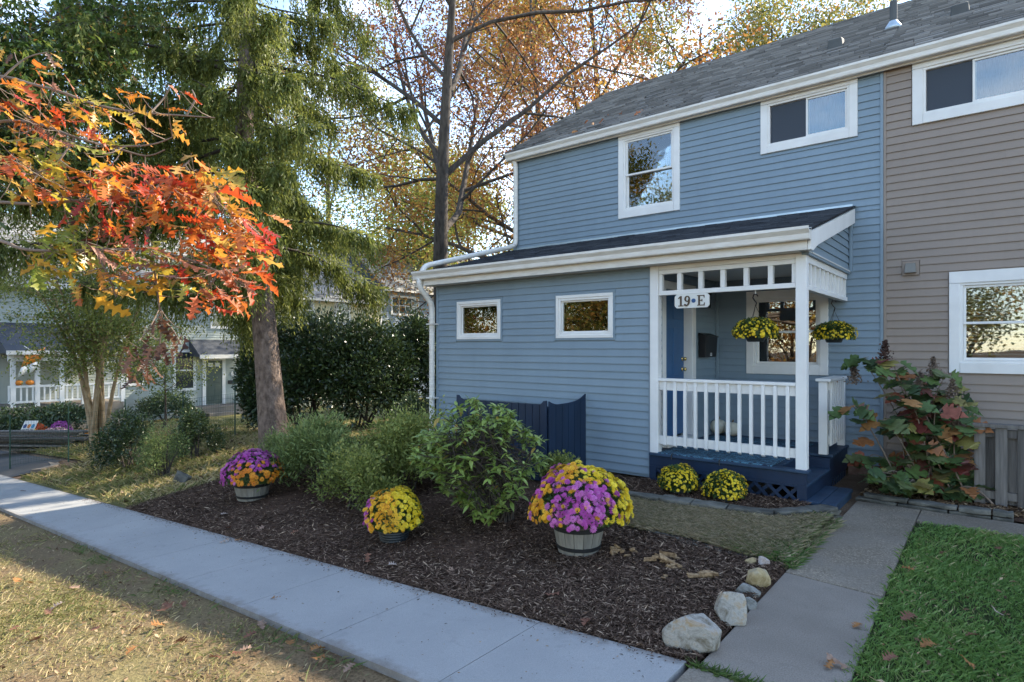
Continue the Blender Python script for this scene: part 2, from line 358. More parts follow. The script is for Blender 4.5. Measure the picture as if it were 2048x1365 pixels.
class MB:
    def __init__(s): s.v = []; s.f = []; s.t = []
    def add(s, vs, fs, t=0.5):
        b = len(s.v); s.v += [tuple(p) for p in vs]; s.f += [tuple(b+i for i in f) for f in fs]; s.t += [t]*len(vs)
        return s
    def box(s, x0, x1, y0, y1, z0, z1, t=0.5):
        return s.add([(x0,y0,z0),(x1,y0,z0),(x1,y1,z0),(x0,y1,z0),(x0,y0,z1),(x1,y0,z1),(x1,y1,z1),(x0,y1,z1)],
                     [(0,3,2,1),(4,5,6,7),(0,1,5,4),(1,2,6,5),(2,3,7,6),(3,0,4,7)], t)
    def hexa(s, p, t=0.5): return s.add(p, [(0,3,2,1),(4,5,6,7),(0,1,5,4),(1,2,6,5),(2,3,7,6),(3,0,4,7)], t)
    def prism(s, poly, a, b, axis='x'):
        n = len(poly)
        def P(q, d):
            if axis == 'x': return (d, q[0], q[1])
            if axis == 'y': return (q[0], d, q[1])
            return (q[0], q[1], d)
        vs = [P(q, a) for q in poly] + [P(q, b) for q in poly]
        fs = [tuple(range(n-1, -1, -1)), tuple(range(n, 2*n))] + [(i, (i+1) % n, n+(i+1) % n, n+i) for i in range(n)]
        return s.add(vs, fs)
    def bar(s, a, b, w, h, up=(0, 0, 1)):
        a = Vector(a); b = Vector(b); d = (b-a).normalized(); up = Vector(up)
        sd = d.cross(up)
        if sd.length < 1e-4: sd = Vector((1, 0, 0))
        sd.normalize(); u2 = sd.cross(d)
        q = [a-sd*w/2-u2*h/2, a+sd*w/2-u2*h/2, a+sd*w/2+u2*h/2, a-sd*w/2+u2*h/2]
        return s.hexa(q + [p+(b-a) for p in q])
    def tube(s, pts, rad, n=8, cap=True):
        pts = [Vector(p) for p in pts]
        if not hasattr(rad, '__len__'): rad = [rad]*len(pts)
        base = len(s.v); ref = Vector((0.31, 0.87, 0.38))
        for i, p in enumerate(pts):
            d = (pts[min(i+1, len(pts)-1)] - pts[max(i-1, 0)])
            d = d.normalized() if d.length > 1e-6 else Vector((0, 0, 1))
            a = d.cross(ref)
            if a.length < 1e-3: a = d.cross(Vector((1, 0, 0)))
            a.normalize(); b = d.cross(a)
            for k in range(n):
                an = 2*math.pi*k/n
                s.v.append(tuple(p + (a*math.cos(an)+b*math.sin(an))*rad[i])); s.t.append(0.5)
        for i in range(len(pts)-1):
            for k in range(n):
                s.f.append((base+i*n+k, base+i*n+(k+1) % n, base+(i+1)*n+(k+1) % n, base+(i+1)*n+k))
        if cap:
            s.f.append(tuple(base+k for k in range(n-1, -1, -1)))
            e = base+(len(pts)-1)*n; s.f.append(tuple(e+k for k in range(n)))
        return s
    def lathe(s, prof, c, n=20, rib=0.0, ribn=8):
        base = len(s.v)
        for (r, z) in prof:
            for k in range(n):
                an = 2*math.pi*k/n; rr = r*(1+rib*math.cos(an*ribn))
                s.v.append((c[0]+rr*math.cos(an), c[1]+rr*math.sin(an), c[2]+z)); s.t.append(0.5)
        for i in range(len(prof)-1):
            for k in range(n):
                s.f.append((base+i*n+k, base+i*n+(k+1) % n, base+(i+1)*n+(k+1) % n, base+(i+1)*n+k))
        s.f.append(tuple(base+k for k in range(n-1, -1, -1)))
        e = base+(len(prof)-1)*n; s.f.append(tuple(e+k for k in range(n)))
        return s
    def mesh(s, name, m, smooth=False, bevel=0):
        me = bpy.data.meshes.new(name); me.from_pydata(s.v, [], s.f)
        a = me.attributes.new('tint', 'FLOAT', 'POINT'); a.data.foreach_set('value', np.array(s.t, dtype=np.float32))
        for q in (m if isinstance(m, (list, tuple)) else [m]): me.materials.append(q)
        if smooth: me.polygons.foreach_set('use_smooth', np.ones(len(me.polygons), dtype=bool))
        me.update(); return me
    def build(s, name, m, parent=None, smooth=False, bevel=0.0):
        if isinstance(m, str): m = M[m]
        o = bpy.data.objects.new(name, s.mesh(name, m, smooth)); place(o, parent)
        if bevel:
            b = o.modifiers.new('bevel', 'BEVEL'); b.width = bevel; b.segments = 2; b.limit_method = 'ANGLE'
        return o
def box(name, m, parent, x0, x1, y0, y1, z0, z1, bevel=0.0):
    return MB().box(min(x0,x1), max(x0,x1), min(y0,y1), max(y0,y1), min(z0,z1), max(z0,z1)).build(name, m, parent, bevel=bevel)
def unit(a):
    a = np.asarray(a, dtype=float); n = np.linalg.norm(a, axis=-1, keepdims=True); n[n < 1e-9] = 1
    return a/n
def leaf_cloud(P, D, N, Ln, W, tint, fold=0.12):
    """one folded rhombic leaf for each point; returns V, F, tint"""
    D = unit(D); N = unit(N - D*np.sum(N*D, axis=1, keepdims=True)); Sd = np.cross(D, N)
    Ln = np.broadcast_to(np.asarray(Ln, float), (len(P),))[:, None]; W = np.broadcast_to(np.asarray(W, float), (len(P),))[:, None]
    v0 = P; v1 = P + D*Ln*0.45 + Sd*W*0.5 + N*W*fold; v2 = P + D*Ln - N*Ln*0.1; v3 = P + D*Ln*0.45 - Sd*W*0.5 + N*W*fold
    V = np.stack([v0, v1, v2, v3], 1).reshape(-1, 3)
    F = np.arange(len(P)*4).reshape(-1, 4)
    return V, F, np.repeat(tint, 4)
def cloud_obj(name, parts, m, parent=None, kind='stuff'):
    V = []; F = []; T = []; b = 0
    for v, f, t in parts:
        V.append(v); F.append(f+b); T.append(t); b += len(v)
    me = np_mesh(name, np.concatenate(V), np.concatenate(F), M[m] if isinstance(m, str) else m, np.concatenate(T))
    o = bpy.data.objects.new(name, me); place(o, parent)
    if kind: o['kind'] = kind
    return o
def rdir(n, r=rng):
    return unit(r.normal(size=(n, 3)))

# ------------------------------------------------------------------ ground and paving
def sheet(name, m, xs, ys, zoff=0.0, amp=0.0, kind='structure', zf=gz, sc=2.5):
    xs = np.asarray(xs, float); ys = np.asarray(ys, float)
    V = []
    ph = rng.rand(8)*6
    for y in ys:
        for x in xs:
            n = math.sin(x*sc+ph[0])*math.cos(y*sc*1.13+ph[1])*0.5 + math.sin(x*sc*2.7+ph[2])*math.cos(y*sc*2.3+ph[3])*0.3 + (rng.rand()-0.5)*0.5
            V.append((x, y, zf(x, y)+zoff+amp*n))
    nx = len(xs); F = [(j*nx+i, j*nx+i+1, (j+1)*nx+i+1, (j+1)*nx+i) for j in range(len(ys)-1) for i in range(nx-1)]
    me = np_mesh(name, V, F, M[m], smooth=True)
    o = bpy.data.objects.new(name, me); place(o); o['kind'] = kind
    return o
def lin(a, b, n): return list(np.linspace(a, b, n))
gx = [-400, -200, -120, -80, -60, -45] + lin(-38, 6, 89) + [8, 12, 20, 40, 80, 200, 400]
gy = [-400, -200, -100, -60, -40, -30] + lin(-24, 34, 117) + [38, 45, 60, 90, 150, 400]
sheet('ground', 'dirt', gx, gy, -0.055, 0.008)
# beds and lawns lie on the ground as sheets of their own
def patch(name, m, xa, xb, n, yl, yh, k, zoff, amp, mound=0.0):
    """strip between two curves yl(x) and yh(x)"""
    V = []; F = []
    xs = np.linspace(xa, xb, n)
    for i, x in enumerate(xs):
        a, b = yl(x), yh(x)
        for j in range(k):
            f = j/(k-1); y = a+(b-a)*f
            e = min(1, 6*min(f, 1-f, i/(n-1)+0.02, 1-i/(n-1)+0.02))
            nz = math.sin(x*2.9+y)*math.cos(y*3.1-x*0.7)*0.5 + (rng.rand()-0.5)*0.7
            V.append((x, y, gz(x, y)+zoff + amp*nz*e + mound*e))
    F = [(i*k+j, (i+1)*k+j, (i+1)*k+j+1, i*k+j+1) for i in range(n-1) for j in range(k-1)]
    o = bpy.data.objects.new(name, np_mesh(name, V, F, M[m], smooth=True)); place(o); o['kind'] = 'structure'
    return o
def bed_hi(x):      # back line of the mulch bed: the dormant grass begins there, farther left the house wall
    if x > -3.05: return 5.12 + (-1.32-x)*0.16 + 0.04*math.sin(x*5)
    if x > -3.6: return 5.40 + (-3.05-x)/0.55*1.75
    if x > -7.6: return 7.15
    return max(4.6, 7.15 - (-7.6-x)*0.9)
patch('mulch_bed', 'mulchbed', -9.9, -1.33, 150, lambda x: 3.23, bed_hi, 56, -0.012, 0.022, 0.015)
patch('porch_planting_bed', 'mulchbed', -3.62, -1.62, 44, lambda x: 6.30 + 0.05*math.sin(x*4), lambda x: 7.2, 20, 0.008, 0.02, 0.01)
patch('dormant_lawn_strip', 'browngrass', -3.62, -1.30, 60, lambda x: bed_hi(max(x, -3.05))-0.03, lambda x: 6.36 if x < -1.75 else 6.36+(x+1.75)*1.4, 30, 0.004, 0.012)
patch('dry_lawn', 'drylawn', -14.5, -1.0, 120, lambda x: -6.0, lambda x: 2.26, 70, -0.045, 0.012)
patch('front_lawn', 'greenlawn', -0.68, 5.0, 70, lambda x: 0.3, lambda x: 7.34-0.01*x, 70, -0.018, 0.014)
patch('far_lawn', 'farlawn', -29.4, -9.8, 90, lambda x: 3.3 if x > -16 else 4.6, lambda x: 26.0, 60, -0.02, 0.03)
patch('hydrangea_bed', 'mulchbed', -1.3, 5.0, 50, lambda x: 7.93, lambda x: 9.5, 20, 0.01, 0.02, 0.02)

# front sidewalk: new concrete slabs stepping downhill to the left
sw = bpy.data.objects.new('sidewalk', None); place(sw); sw['kind'] = 'structure'
x = -1.375; k = 0
while x > -19.5:
    w = 1.06 if k else 1.02
    a, b = x-0.003, x-w+0.003
    mb = MB()
    nseg = 4; t = 0.016
    for q in range(nseg):
        p, r_ = a+(b-a)*q/nseg, a+(b-a)*(q+1)/nseg
        y0, y1 = 2.26, 3.255
        mb.hexa([(r_, y0, zs(r_)-0.14), (p, y0, zs(p)-0.14), (p, y1, zs(p)-0.14), (r_, y1, zs(r_)-0.14),
                 (r_, y0, zs(r_)), (p, y0, zs(p)), (p, y1, zs(p)), (r_, y1, zs(r_))])
    o = mb.build('slab', 'newcon', sw)
    x -= w; k += 1
# walkway to the porch: older slabs, some exposed aggregate
wk = bpy.data.objects.new('walkway', None); place(wk); wk['kind'] = 'structure'
def slab(m, p, z0=-0.12, z1=0.0):
    mb = MB(); mb.hexa([(a, b, z0) for a, b in p] + [(a, b, z1) for a, b in p]); return mb.build('slab', m, wk, bevel=0.008)
slab('oldcon', [(-1.31, 3.26), (-0.615, 3.255), (-0.655, 4.96), (-1.325, 5.03)])
slab('aggcon', [(-1.325, 5.042), (-0.655, 4.972), (-0.68, 6.40), (-1.30, 6.45)], z1=0.004)
slab('aggcon', [(-1.30, 6.460), (-0.68, 6.410), (-0.69, 7.90), (-1.30, 7.90)], z1=0.002)
slab('aggcon', [(-0.682, 7.36), (1.2, 7.32), (1.2, 7.88), (-0.682, 7.895)], z1=0.003)
slab('aggcon', [(1.21, 7.32), (4.6, 7.28), (4.6, 7.86), (1.21, 7.88)], z1=0.001)
slab('aggcon', [(-1.345, 2.0), (-0.60, 2.0), (-0.612, 3.235), (-1.345, 3.235)], z1=-0.004)
# kerb and parking court at the low end
kb = MB()
kp = [(-24.0, 4.55), (-18.3, 4.35), (-16.9, 4.1), (-16.4, 3.62)]
for (a, b), (c, d) in zip(kp[:-1], kp[1:]):
    za, zc = zs(a), zs(c)
    kb.hexa([(a, b, za-0.25), (c, d, zc-0.25), (c+0.05, d+0.16, zc-0.25), (a+0.0, b+0.16, za-0.25),
             (a, b, za+0.10), (c, d, zc+0.10), (c+0.05, d+0.16, zc+0.10), (a, b+0.16, za+0.10)])
o = kb.build('kerb', 'oldcon'); o['kind'] = 'structure'
patch('parking_court', 'asphalt', -30.0, -16.6, 30, lambda x: 3.3, lambda x: 4.45 if x < -17.2 else 4.15+(x+17.2)*-0.6, 8, -0.03, 0.004)

# ------------------------------------------------------------------ the blue house
YM, YF = 9.43, 7.2            # main wall plane, front wing plane
H = thing('blue_townhouse', (-4.4, 9.43, 0), 'blue-grey vinyl sided two storey end townhouse with white trimmed porch', 'house')
EXPO = 0.1016
def board_mesh(m):
    b = MB(); h = EXPO
    b.prism([(0.0, 0.0), (-0.019, 0.0), (-0.019, 0.010), (-0.003, h+0.004), (0.0, h+0.004)], 0, 1)
    return b.mesh('siding_board', M[m])
def siding(parent, m, a0, a1, z0, z1, plane, holes=(), axis='x', name='siding_board'):
    me = board_mesh(m)
    def put(s, e, z, hh, off=0.0, last=False):
        if e-s < 0.012 or hh < 0.012: return
        if e-s > 2.2 and hh > 0.09 and not last and off == 0.0 and (e-s > 3.7 or random.random() < 0.4):
            m_0 = s + (e-s)*random.uniform(0.25, 0.75); put(s, m_0, z, hh, 0.0); put(m_0-0.02, e, z, hh, 0.0022, True); return
        rz = 0 if axis == 'x' else R(90)
        loc = (s, plane-off, z+random.gauss(0, 0.0006)) if axis == 'x' else (plane+off, s, z)
        inst(name, me, parent, loc, (0, 0, rz), (e-s, 1, hh/EXPO))
    z = z0
    while z < z1-0.01:
        h = min(EXPO, z1-z)
        hs = sorted([q for q in holes if q[2] < z+h-0.004 and q[3] > z+0.004 and q[1] > a0 and q[0] < a1])
        cur = a0
        for (xa, xb, za, zb) in hs:
            put(cur, max(cur, xa), z, h)
            if za > z+0.02: put(max(xa, a0), min(xb, a1), z, za-z)
            if zb < z+h-0.02: put(max(xa, a0), min(xb, a1), zb, z+h-zb)
            cur = max(cur, xb)
        put(cur, a1, z, h)
        z += EXPO
def shell(parent, m, a0, a1, z0, z1, d0, d1, holes, axis='x', name='wall'):
    xs = sorted(set([a0, a1] + [min(max(q, a0), a1) for h in holes for q in h[:2]]))
    zz = sorted(set([z0, z1] + [min(max(q, z0), z1) for h in holes for q in h[2:]]))
    mb = MB()
    for i in range(len(xs)-1):
        for j in range(len(zz)-1):
            cx, cz = (xs[i]+xs[i+1])/2, (zz[j]+zz[j+1])/2
            if any(h[0] < cx < h[1] and h[2] < cz < h[3] for h in holes): continue
            if axis == 'x': mb.box(xs[i], xs[i+1], d0, d1, zz[j], zz[j+1])
            else: mb.box(d0, d1, xs[i], xs[i+1], zz[j], zz[j+1])
    return mb.build(name, m, parent)

def window(parent, x0, x1, z0, z1, Y, cw, style, cw_bot=None, cw_top=None, curtain=None, jtrim=None):
    """casing > frame, sashes, panes; x0..z1 are the outside of the white casing"""
    cb = cw_bot or cw; ct = cw_top or cw
    pr = 0.034
    mb = MB()
    if cw > 0.06:
        mb.box(x0, x1, Y-pr-0.003, Y+0.02, z1-ct, z1)                    # head runs over the jambs
        mb.box(x0, x0+cw, Y-pr, Y+0.02, z0, z1-ct-0.002); mb.box(x1-cw, x1, Y-pr, Y+0.02, z0, z1-ct-0.002)
        mb.box(x0+cw+0.001, x1-cw-0.001, Y-pr-0.006, Y+0.02, z0, z0+cb)
    else:
        mb.box(x0, x1, Y-pr, Y+0.02, z1-ct, z1); mb.box(x0, x1, Y-pr, Y+0.02, z0, z0+cb)
        mb.box(x0, x0+cw, Y-pr+0.001, Y+0.02, z0+cb, z1-ct); mb.box(x1-cw, x1, Y-pr+0.001, Y+0.02, z0+cb, z1-ct)
    w = mb.build('window', 'white', parent, bevel=0.004)
    a, b, c, d = x0+cw, x1-cw, z0+cb, z1-ct
    fr = MB(); f = 0.035
    def ring(mb, a, b, c, d, f, y0, y1):
        mb.box(a, b, y0, y1, d-f, d); mb.box(a, b, y0, y1, c, c+f)
        mb.box(a, a+f, y0+0.001, y1, c+f, d-f); mb.box(b-f, b, y0+0.001, y1, c+f, d-f)
    ring(fr, a-0.004, b+0.004, c-0.004, d+0.004, f, Y-0.020, Y+0.09); fr.build('window_frame', 'white', w, bevel=0.003)
    a += f; b -= f; c += f; d -= f
    def pane(a, b, c, d, y, m='glass'):
        box('pane', m, w, a, b, y, y+0.005, c, d)
    def sash(a, b, c, d, y, s=0.03, sc=False):
        sb = MB(); ring(sb, a, b, c, d, s, y, y+0.03); sb.build('sash', 'white', w, bevel=0.002)
        pane(a+s-0.004, b-s+0.004, c+s-0.004, d-s+0.004, y+0.014)
    if style == 'hung':
        mz = (c+d)/2
        sash(a-0.003, b+0.003, mz-0.018, d+0.003, Y+0.005); sash(a-0.003, b+0.003, c-0.003, mz+0.014, Y+0.040)
    elif style == 'slide':
        mx = (a+b)/2
        sash(a-0.003, mx+0.02, c-0.003, d+0.003, Y+0.040, 0.026); sash(mx-0.02, b+0.003, c-0.003, d+0.003, Y+0.006, 0.026)
        box('insect_screen', 'screen', w, a+0.004, mx-0.022, Y+0.020, Y+0.024, c+0.004, d-0.004)
    else:
        sash(a-0.003, b+0.003, c-0.003, d+0.003, Y+0.01, 0.02)
    if curtain:
        cm, (ca, cb_), (cz0, cz1) = curtain
        n = 60; V = []; F = []
        for i in range(n+1):
            xx = ca+(cb_-ca)*i/n; yy = Y+0.20+0.022*math.sin(i*1.3)+0.012*math.sin(i*0.41)
            V += [(xx, yy, cz0), (xx, yy, cz1)]
        F = [(2*i, 2*i+2, 2*i+3, 2*i+1) for i in range(n)]
        o = bpy.data.objects.new('curtain', np_mesh('curtain', V, F, M[cm], smooth=True)); place(o, w)
        sm = o.modifiers.new('thick', 'SOLIDIFY'); sm.thickness = 0.004
    if jtrim:
        jb = MB(); ring(jb, x0-0.03, x1+0.03, z0-0.03, z1+0.03, 0.032, Y-0.026, Y+0.001); jb.build('trim', jtrim, w)
    else:
        pass
    return w

# openings: glass hole of each window in the main wall
wins_main = [(-5.229, -4.10, 4.015, 5.49), (-2.822, -1.541, 4.66, 5.49), (-3.031, -1.905, 1.37, 2.61)]
holes_main = [(a+0.1, b-0.1, c+0.1, d-0.1) for a, b, c, d in wins_main]
shell(H, 'blue', -7.58, -1.236, 0.17, 5.55, YM+0.002, YM+0.10, holes_main)
g = MB()   # side, rear walls and floors close the interior
g.box(-7.58, -7.48, YM+0.10, 17.2, 0.17, 5.56); g.box(-1.33, -1.236, YM+0.10, 17.2, 0.17, 5.56); g.box(-7.48, -1.33, 17.1, 17.2, 0.17, 5.56)
g.prism([(YM+0.002, 5.56), (17.2, 5.56), (13.38, 8.0)], -7.58, -7.50)
g.build('rear_wall', 'blue', H)
g = MB(); g.box(-7.48, -1.33, YM+0.10, 17.1, 3.2, 3.3); g.box(-7.48, -1.33, YM+0.10, 17.1, 0.3, 0.4); g.box(-7.4, -1.4, 12.4, 12.45, 0.4, 5.5)
g.build('interior_floor', 'dark', H)
# courses of siding: above the wing roof, porch back wall, strip right of the porch
big = [(a, b, c, d) for a, b, c, d in wins_main]
siding(H, 'blue', -7.50, -1.275, 3.69, 5.47, YM, big)
siding(H, 'blue', -3.49, -1.275, 0.17, 2.83, YM, big + [(-1.66, -1.66, 0, 0)])
siding(H, 'blue', -1.64, -1.275, 0.17+26*EXPO, 3.70, YM)
mb = MB(); mb.box(-7.60, -7.50, YM-0.026, YM+0.05, 3.6, 5.5); mb.build('corner_post', 'blue', H, bevel=0.006)
mb = MB(); mb.box(-1.275, -1.238, YM-0.026, YM+0.001, 0.17, 5.5); mb.build('corner_post', 'blue', H, bevel=0.004)
mb = MB(); mb.box(-3.505, -3.465, YM-0.04, YM-0.0, 0.42, 2.8); mb.build('corner_post', 'blue', H, bevel=0.004)
mb = MB(); mb.box(-1.66, -1.236, YM+0.012, YM+0.09, -0.2, 0.168); mb.build('foundation', 'brick', H)
window(H, *wins_main[0], YM, 0.103, 'hung', 0.13, curtain=('curtain', (-5.1, -4.2), (4.0, 5.5)))
window(H, *wins_main[1], YM, 0.10, 'slide', 0.11, curtain=('skycurtain', (-2.2, -1.6), (4.6, 5.5)))
window(H, *wins_main[2], YM, 0.105, 'hung', 0.12)

# wing: front wall, porch side wall with the door
WX0, WX1 = -7.475, -3.52
wins_wing = [(-6.992, -6.053, 1.897, 2.515), (-5.004, -4.073, 1.897, 2.507)]
shell(H, 'blue', WX0, WX1, 0.08, 2.82, YF+0.002, YF+0.10, [(a+0.04, b-0.04, c+0.04, d-0.04) for a, b, c, d in wins_wing])
siding(H, 'blue', WX0+0.03, WX1-0.035, 0.12, 2.80, YF, [(a-0.03, b+0.03, c-0.03, d+0.03) for a, b, c, d in wins_wing])
for w_ in wins_wing:
    window(H, *w_, YF, 0.045, 'fixed', jtrim='blue')
for xx in (WX0-0.012, WX1-0.036):
    mb = MB(); mb.box(xx, xx+0.045, YF-0.026, YF+0.05, 0.10, 2.80); mb.build('corner_post', 'blue', H, bevel=0.004)
g = MB(); g.box(WX0, WX0+0.1, YF+0.1, YM, 0.08, 2.82); g.box(WX0, WX1, YF+0.10, YM, 0.3, 0.4); g.box(WX0+0.1, WX1, YF+0.6, YM, 2.74, 2.78); g.build('wing_wall', 'blue', H)
DY0, DY1, DZ0, DZ1 = 7.58, 8.44, 0.52, 2.55
shell(H, 'blue', YF+0.10, YM, 0.08, 2.82, -3.64, -3.522, [(DY0-0.029, DY1+0.029, 0.43, DZ1+0.004)], axis='y', name='porch_side_wall')
siding(H, 'blue', YF+0.12, YM-0.04, 0.42, 2.80, -3.52, [(DY0-0.11, DY1+0.15, 0.40, DZ1+0.12)], axis='y')
dr = MB(); dr.box(-3.66, -3.615, DY0, DY1, DZ0, DZ1); dr = dr.build('door', 'door_blue', H, bevel=0.004)
for (ya, yb, za, zb) in [(7.68, 7.96, 0.75, 1.25), (8.06, 8.34, 0.75, 1.25), (7.68, 7.96, 1.38, 2.05), (8.06, 8.34, 1.38, 2.05), (7.68, 7.96, 2.17, 2.42), (8.06, 8.34, 2.17, 2.42)]:
    q = MB(); q.box(-3.616, -3.606, ya, yb, za, zb); q.build('door_panel', 'door_blue', dr, bevel=0.006)
for zz in (1.45, 1.60):
    q = MB(); q.lathe([(0.030, 0), (0.030, 0.006), (0.012, 0.008), (0.012, 0.03), (0.026, 0.035), (0.028, 0.055), (0.015, 0.066)], (0, 0, 0), 14)
    o = q.build('door_knob', 'brass', dr, smooth=True); o.rotation_euler = (0, R(90), 0); o.location = (-3.614, 8.375, zz)
cs = MB(); cs.box(-3.66, -3.49, DY1, DY1+0.03, 0.44, DZ1); cs.box(-3.524, -3.488, DY1+0.031, DY1+0.145, 0.44, DZ1+0.11)
cs.box(-3.66, -3.49, DY0-0.03, DY0, 0.44, DZ1); cs.box(-3.524, -3.488, DY0-0.11, DY0-0.031, 0.44, DZ1+0.11); cs.box(-3.524, -3.49, DY0-0.03, DY1+0.03, DZ1, DZ1+0.11)
cs.build('door_casing', 'white', H, bevel=0.004)
box('door_sill', 'soffit', H, -3.60, -3.44, DY0-0.05, DY1+0.08, 0.425, 0.505, 0.008)

# gutters, fascia, soffits, roofs
def gutter(parent, x0, x1, yb, zl, m='gutter', name='gutter', depth=0.13, hh=0.135):
    prof = [(yb, zl), (yb-depth*0.62, zl), (yb-depth*0.68, zl+0.012), (yb-depth*0.72, zl+hh*0.45), (yb-depth, zl+hh*0.78), (yb-depth, zl+hh), (yb-depth+0.012, zl+hh), (yb-depth+0.012, zl+hh*0.80), (yb-0.01, zl+hh*0.6), (yb, zl+hh)]
    return MB().prism(prof, x0, x1).build(name, m, parent)
def roof_plane(parent, x0, x1, p0, p1, m, expo=0.14, thick=0.010, tabw=0.24, seed=1, name='shingles'):
    """stepped courses of single tabs from eave p0=(y,z) up to p1"""
    rr = random.Random(seed)
    d = Vector((0, p1[0]-p0[0], p1[1]-p0[1])); Ls = d.length; d.normalize(); n = Vector((0, -d.z, d.y))
    if n.z < 0: n = -n
    V = []; F = []; T = []
    k = 0; s = -0.02
    while s < Ls:
        e = min(s+expo+0.03, Ls)
        x = x0 - rr.random()*tabw
        while x < x1:
            w = tabw*rr.choice((0.55, 0.8, 1.0, 1.25)); a, b = max(x, x0), min(x+w-0.004, x1); x += w
            if b-a < 0.01: continue
            th = thick*rr.uniform(0.7, 1.45); t = min(1, max(0, rr.gauss(0.5, 0.13)))
            base = len(V)
            j = rr.uniform(-0.004, 0.004)
            for ss, hh in ((s+j, 0.0), (s+j, th+0.006), (e, 0.004)):
                q = Vector((0, p0[0], p0[1])) + d*ss + n*hh
                V += [(a, q.y, q.z), (b, q.y, q.z)]
            T += [max(0, t-0.45)]*2+[max(0, t-0.22)]*2+[min(1, t+0.35)]*2  # shadow line of each course put into the tint, as a printed band
            F += [(base, base+1, base+3, base+2), (base+2, base+3, base+5, base+4)]
        s += expo; k += 1
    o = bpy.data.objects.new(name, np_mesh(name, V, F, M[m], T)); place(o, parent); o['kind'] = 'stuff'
    return o
EZ, EYv = 5.585, 9.24; RY, RZ = 13.38, 8.19
def main_roof(parent, x0, x1, seed, lap):
    deck = MB(); deck.prism([(EYv+0.02, EZ-0.075), (EYv+0.02, EZ-0.006), (RY, RZ-0.006), (17.5, EZ-0.006), (17.5, EZ-0.075), (RY, RZ-0.12)], x0+0.005, x1-0.002)
    r = deck.build('roof', 'shingle_dark', parent)
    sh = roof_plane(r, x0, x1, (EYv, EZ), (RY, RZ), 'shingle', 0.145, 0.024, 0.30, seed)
    cap = MB()
    x = x0
    rr = random.Random(seed)
    while x < x1:
        e = min(x+0.15, x1)
        cap.hexa([(x, RY-0.14, RZ-0.085), (e, RY-0.14, RZ-0.085), (e, RY+0.14, RZ-0.085), (x, RY+0.14, RZ-0.085),
                  (x, RY-0.015, RZ+0.014), (e, RY-0.015, RZ+0.022), (e, RY+0.015, RZ+0.022), (x, RY+0.015, RZ+0.014)], rr.uniform(0.1, 0.5)); x = e+0.003
    cap.build('ridge_cap', 'shingle_dark', r)
    return r
roofH = main_roof(H, -7.76, -1.236, 3, 0)
gutter(H, -7.66, -1.2365, 9.33, 5.46)
mb = MB(); mb.box(-7.66, -1.237, 9.332, 9.36, 5.44, 5.62); mb.build('fascia', 'gutter', H)
mb = MB(); mb.box(-7.62, -1.237, 9.361, YM+0.05, 5.47, 5.49); mb.build('soffit', 'soffit', H)
# wing and porch roof
mb = MB(); mb.prism([(6.93, 2.86), (6.93, 3.004), (YM, 3.694), (YM, 3.56)], -7.58, -1.602); wroof = mb.build('wing_roof', 'shingle_dark', H)
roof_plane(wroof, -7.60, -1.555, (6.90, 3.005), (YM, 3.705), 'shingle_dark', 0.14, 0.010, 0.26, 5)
gutter(H, -7.69, -1.56, 6.925, 2.895)
mb = MB(); mb.box(-7.60, -1.602, 6.927, 6.955, 2.80, 3.0); mb.build('fascia', 'gutter', H)
mb = MB()
for i in range(20): mb.box(-7.58+i*0.298, -7.58+i*0.298+0.292, 6.956, YF+0.05, 2.803, 2.812)
mb.build('soffit', 'soffit', H)
mb = MB(); mb.box(-3.50, -1.62, YF+0.06, YM, 2.80, 2.815); mb.build('porch_ceiling', 'soffit', H)
box('flashing', 'lead', H, -7.5, -1.60, YM-0.034, YM-0.026, 3.695, 3.735)
# gable end of the porch roof
def zr(y): return 2.862 + (y-6.93)*0.27
gb = 2.815
for i in range(9):
    z0_ = gb + i*EXPO; z1_ = z0_+EXPO
    y0_ = max(YF-0.12, 6.93+(z0_-2.862)/0.27); y1_ = max(YF-0.12, 6.93+(z1_-2.862)/0.27)
    if y0_ > YM-0.06: break
    y1_ = min(y1_, YM-0.04)
    X0 = -1.655
    q = MB(); q.hexa([(X0, y0_, z0_), (X0+0.020, y0_, z0_), (X0+0.020, YM-0.03, z0_), (X0, YM-0.03, z0_),
                      (X0, y1_, z1_), (X0+0.005, y1_, z1_), (X0+0.005, YM-0.03, z1_), (X0, YM-0.03, z1_)])
    q.build('siding_board', 'blue', H)
q = MB(); q.prism([(YF-0.2, 2.80), (YM, 2.80), (YM, 3.55), (YF-0.2, 2.92)], -1.70, -1.656); q.build('gable_wall', 'blue', H)
q = MB(); q.prism([(6.94, 2.80), (6.94, 2.990), (YM-0.03, 3.665), (YM-0.03, 3.47), (7.25, 2.885), (7.05, 2.80)], -1.600, -1.570); q.build('rake_board', 'white', H, bevel=0.003)
q = MB(); q.box(-1.634, -1.60, YM-0.075, YM-0.027, 2.80, 3.62); q.build('corner_post', 'blue', H, bevel=0.004)
q = MB(); q.box(-1.70, -1.628, YF-0.1, YM-0.03, 2.775, 2.812); q.build('gable_trim', 'blue', H)
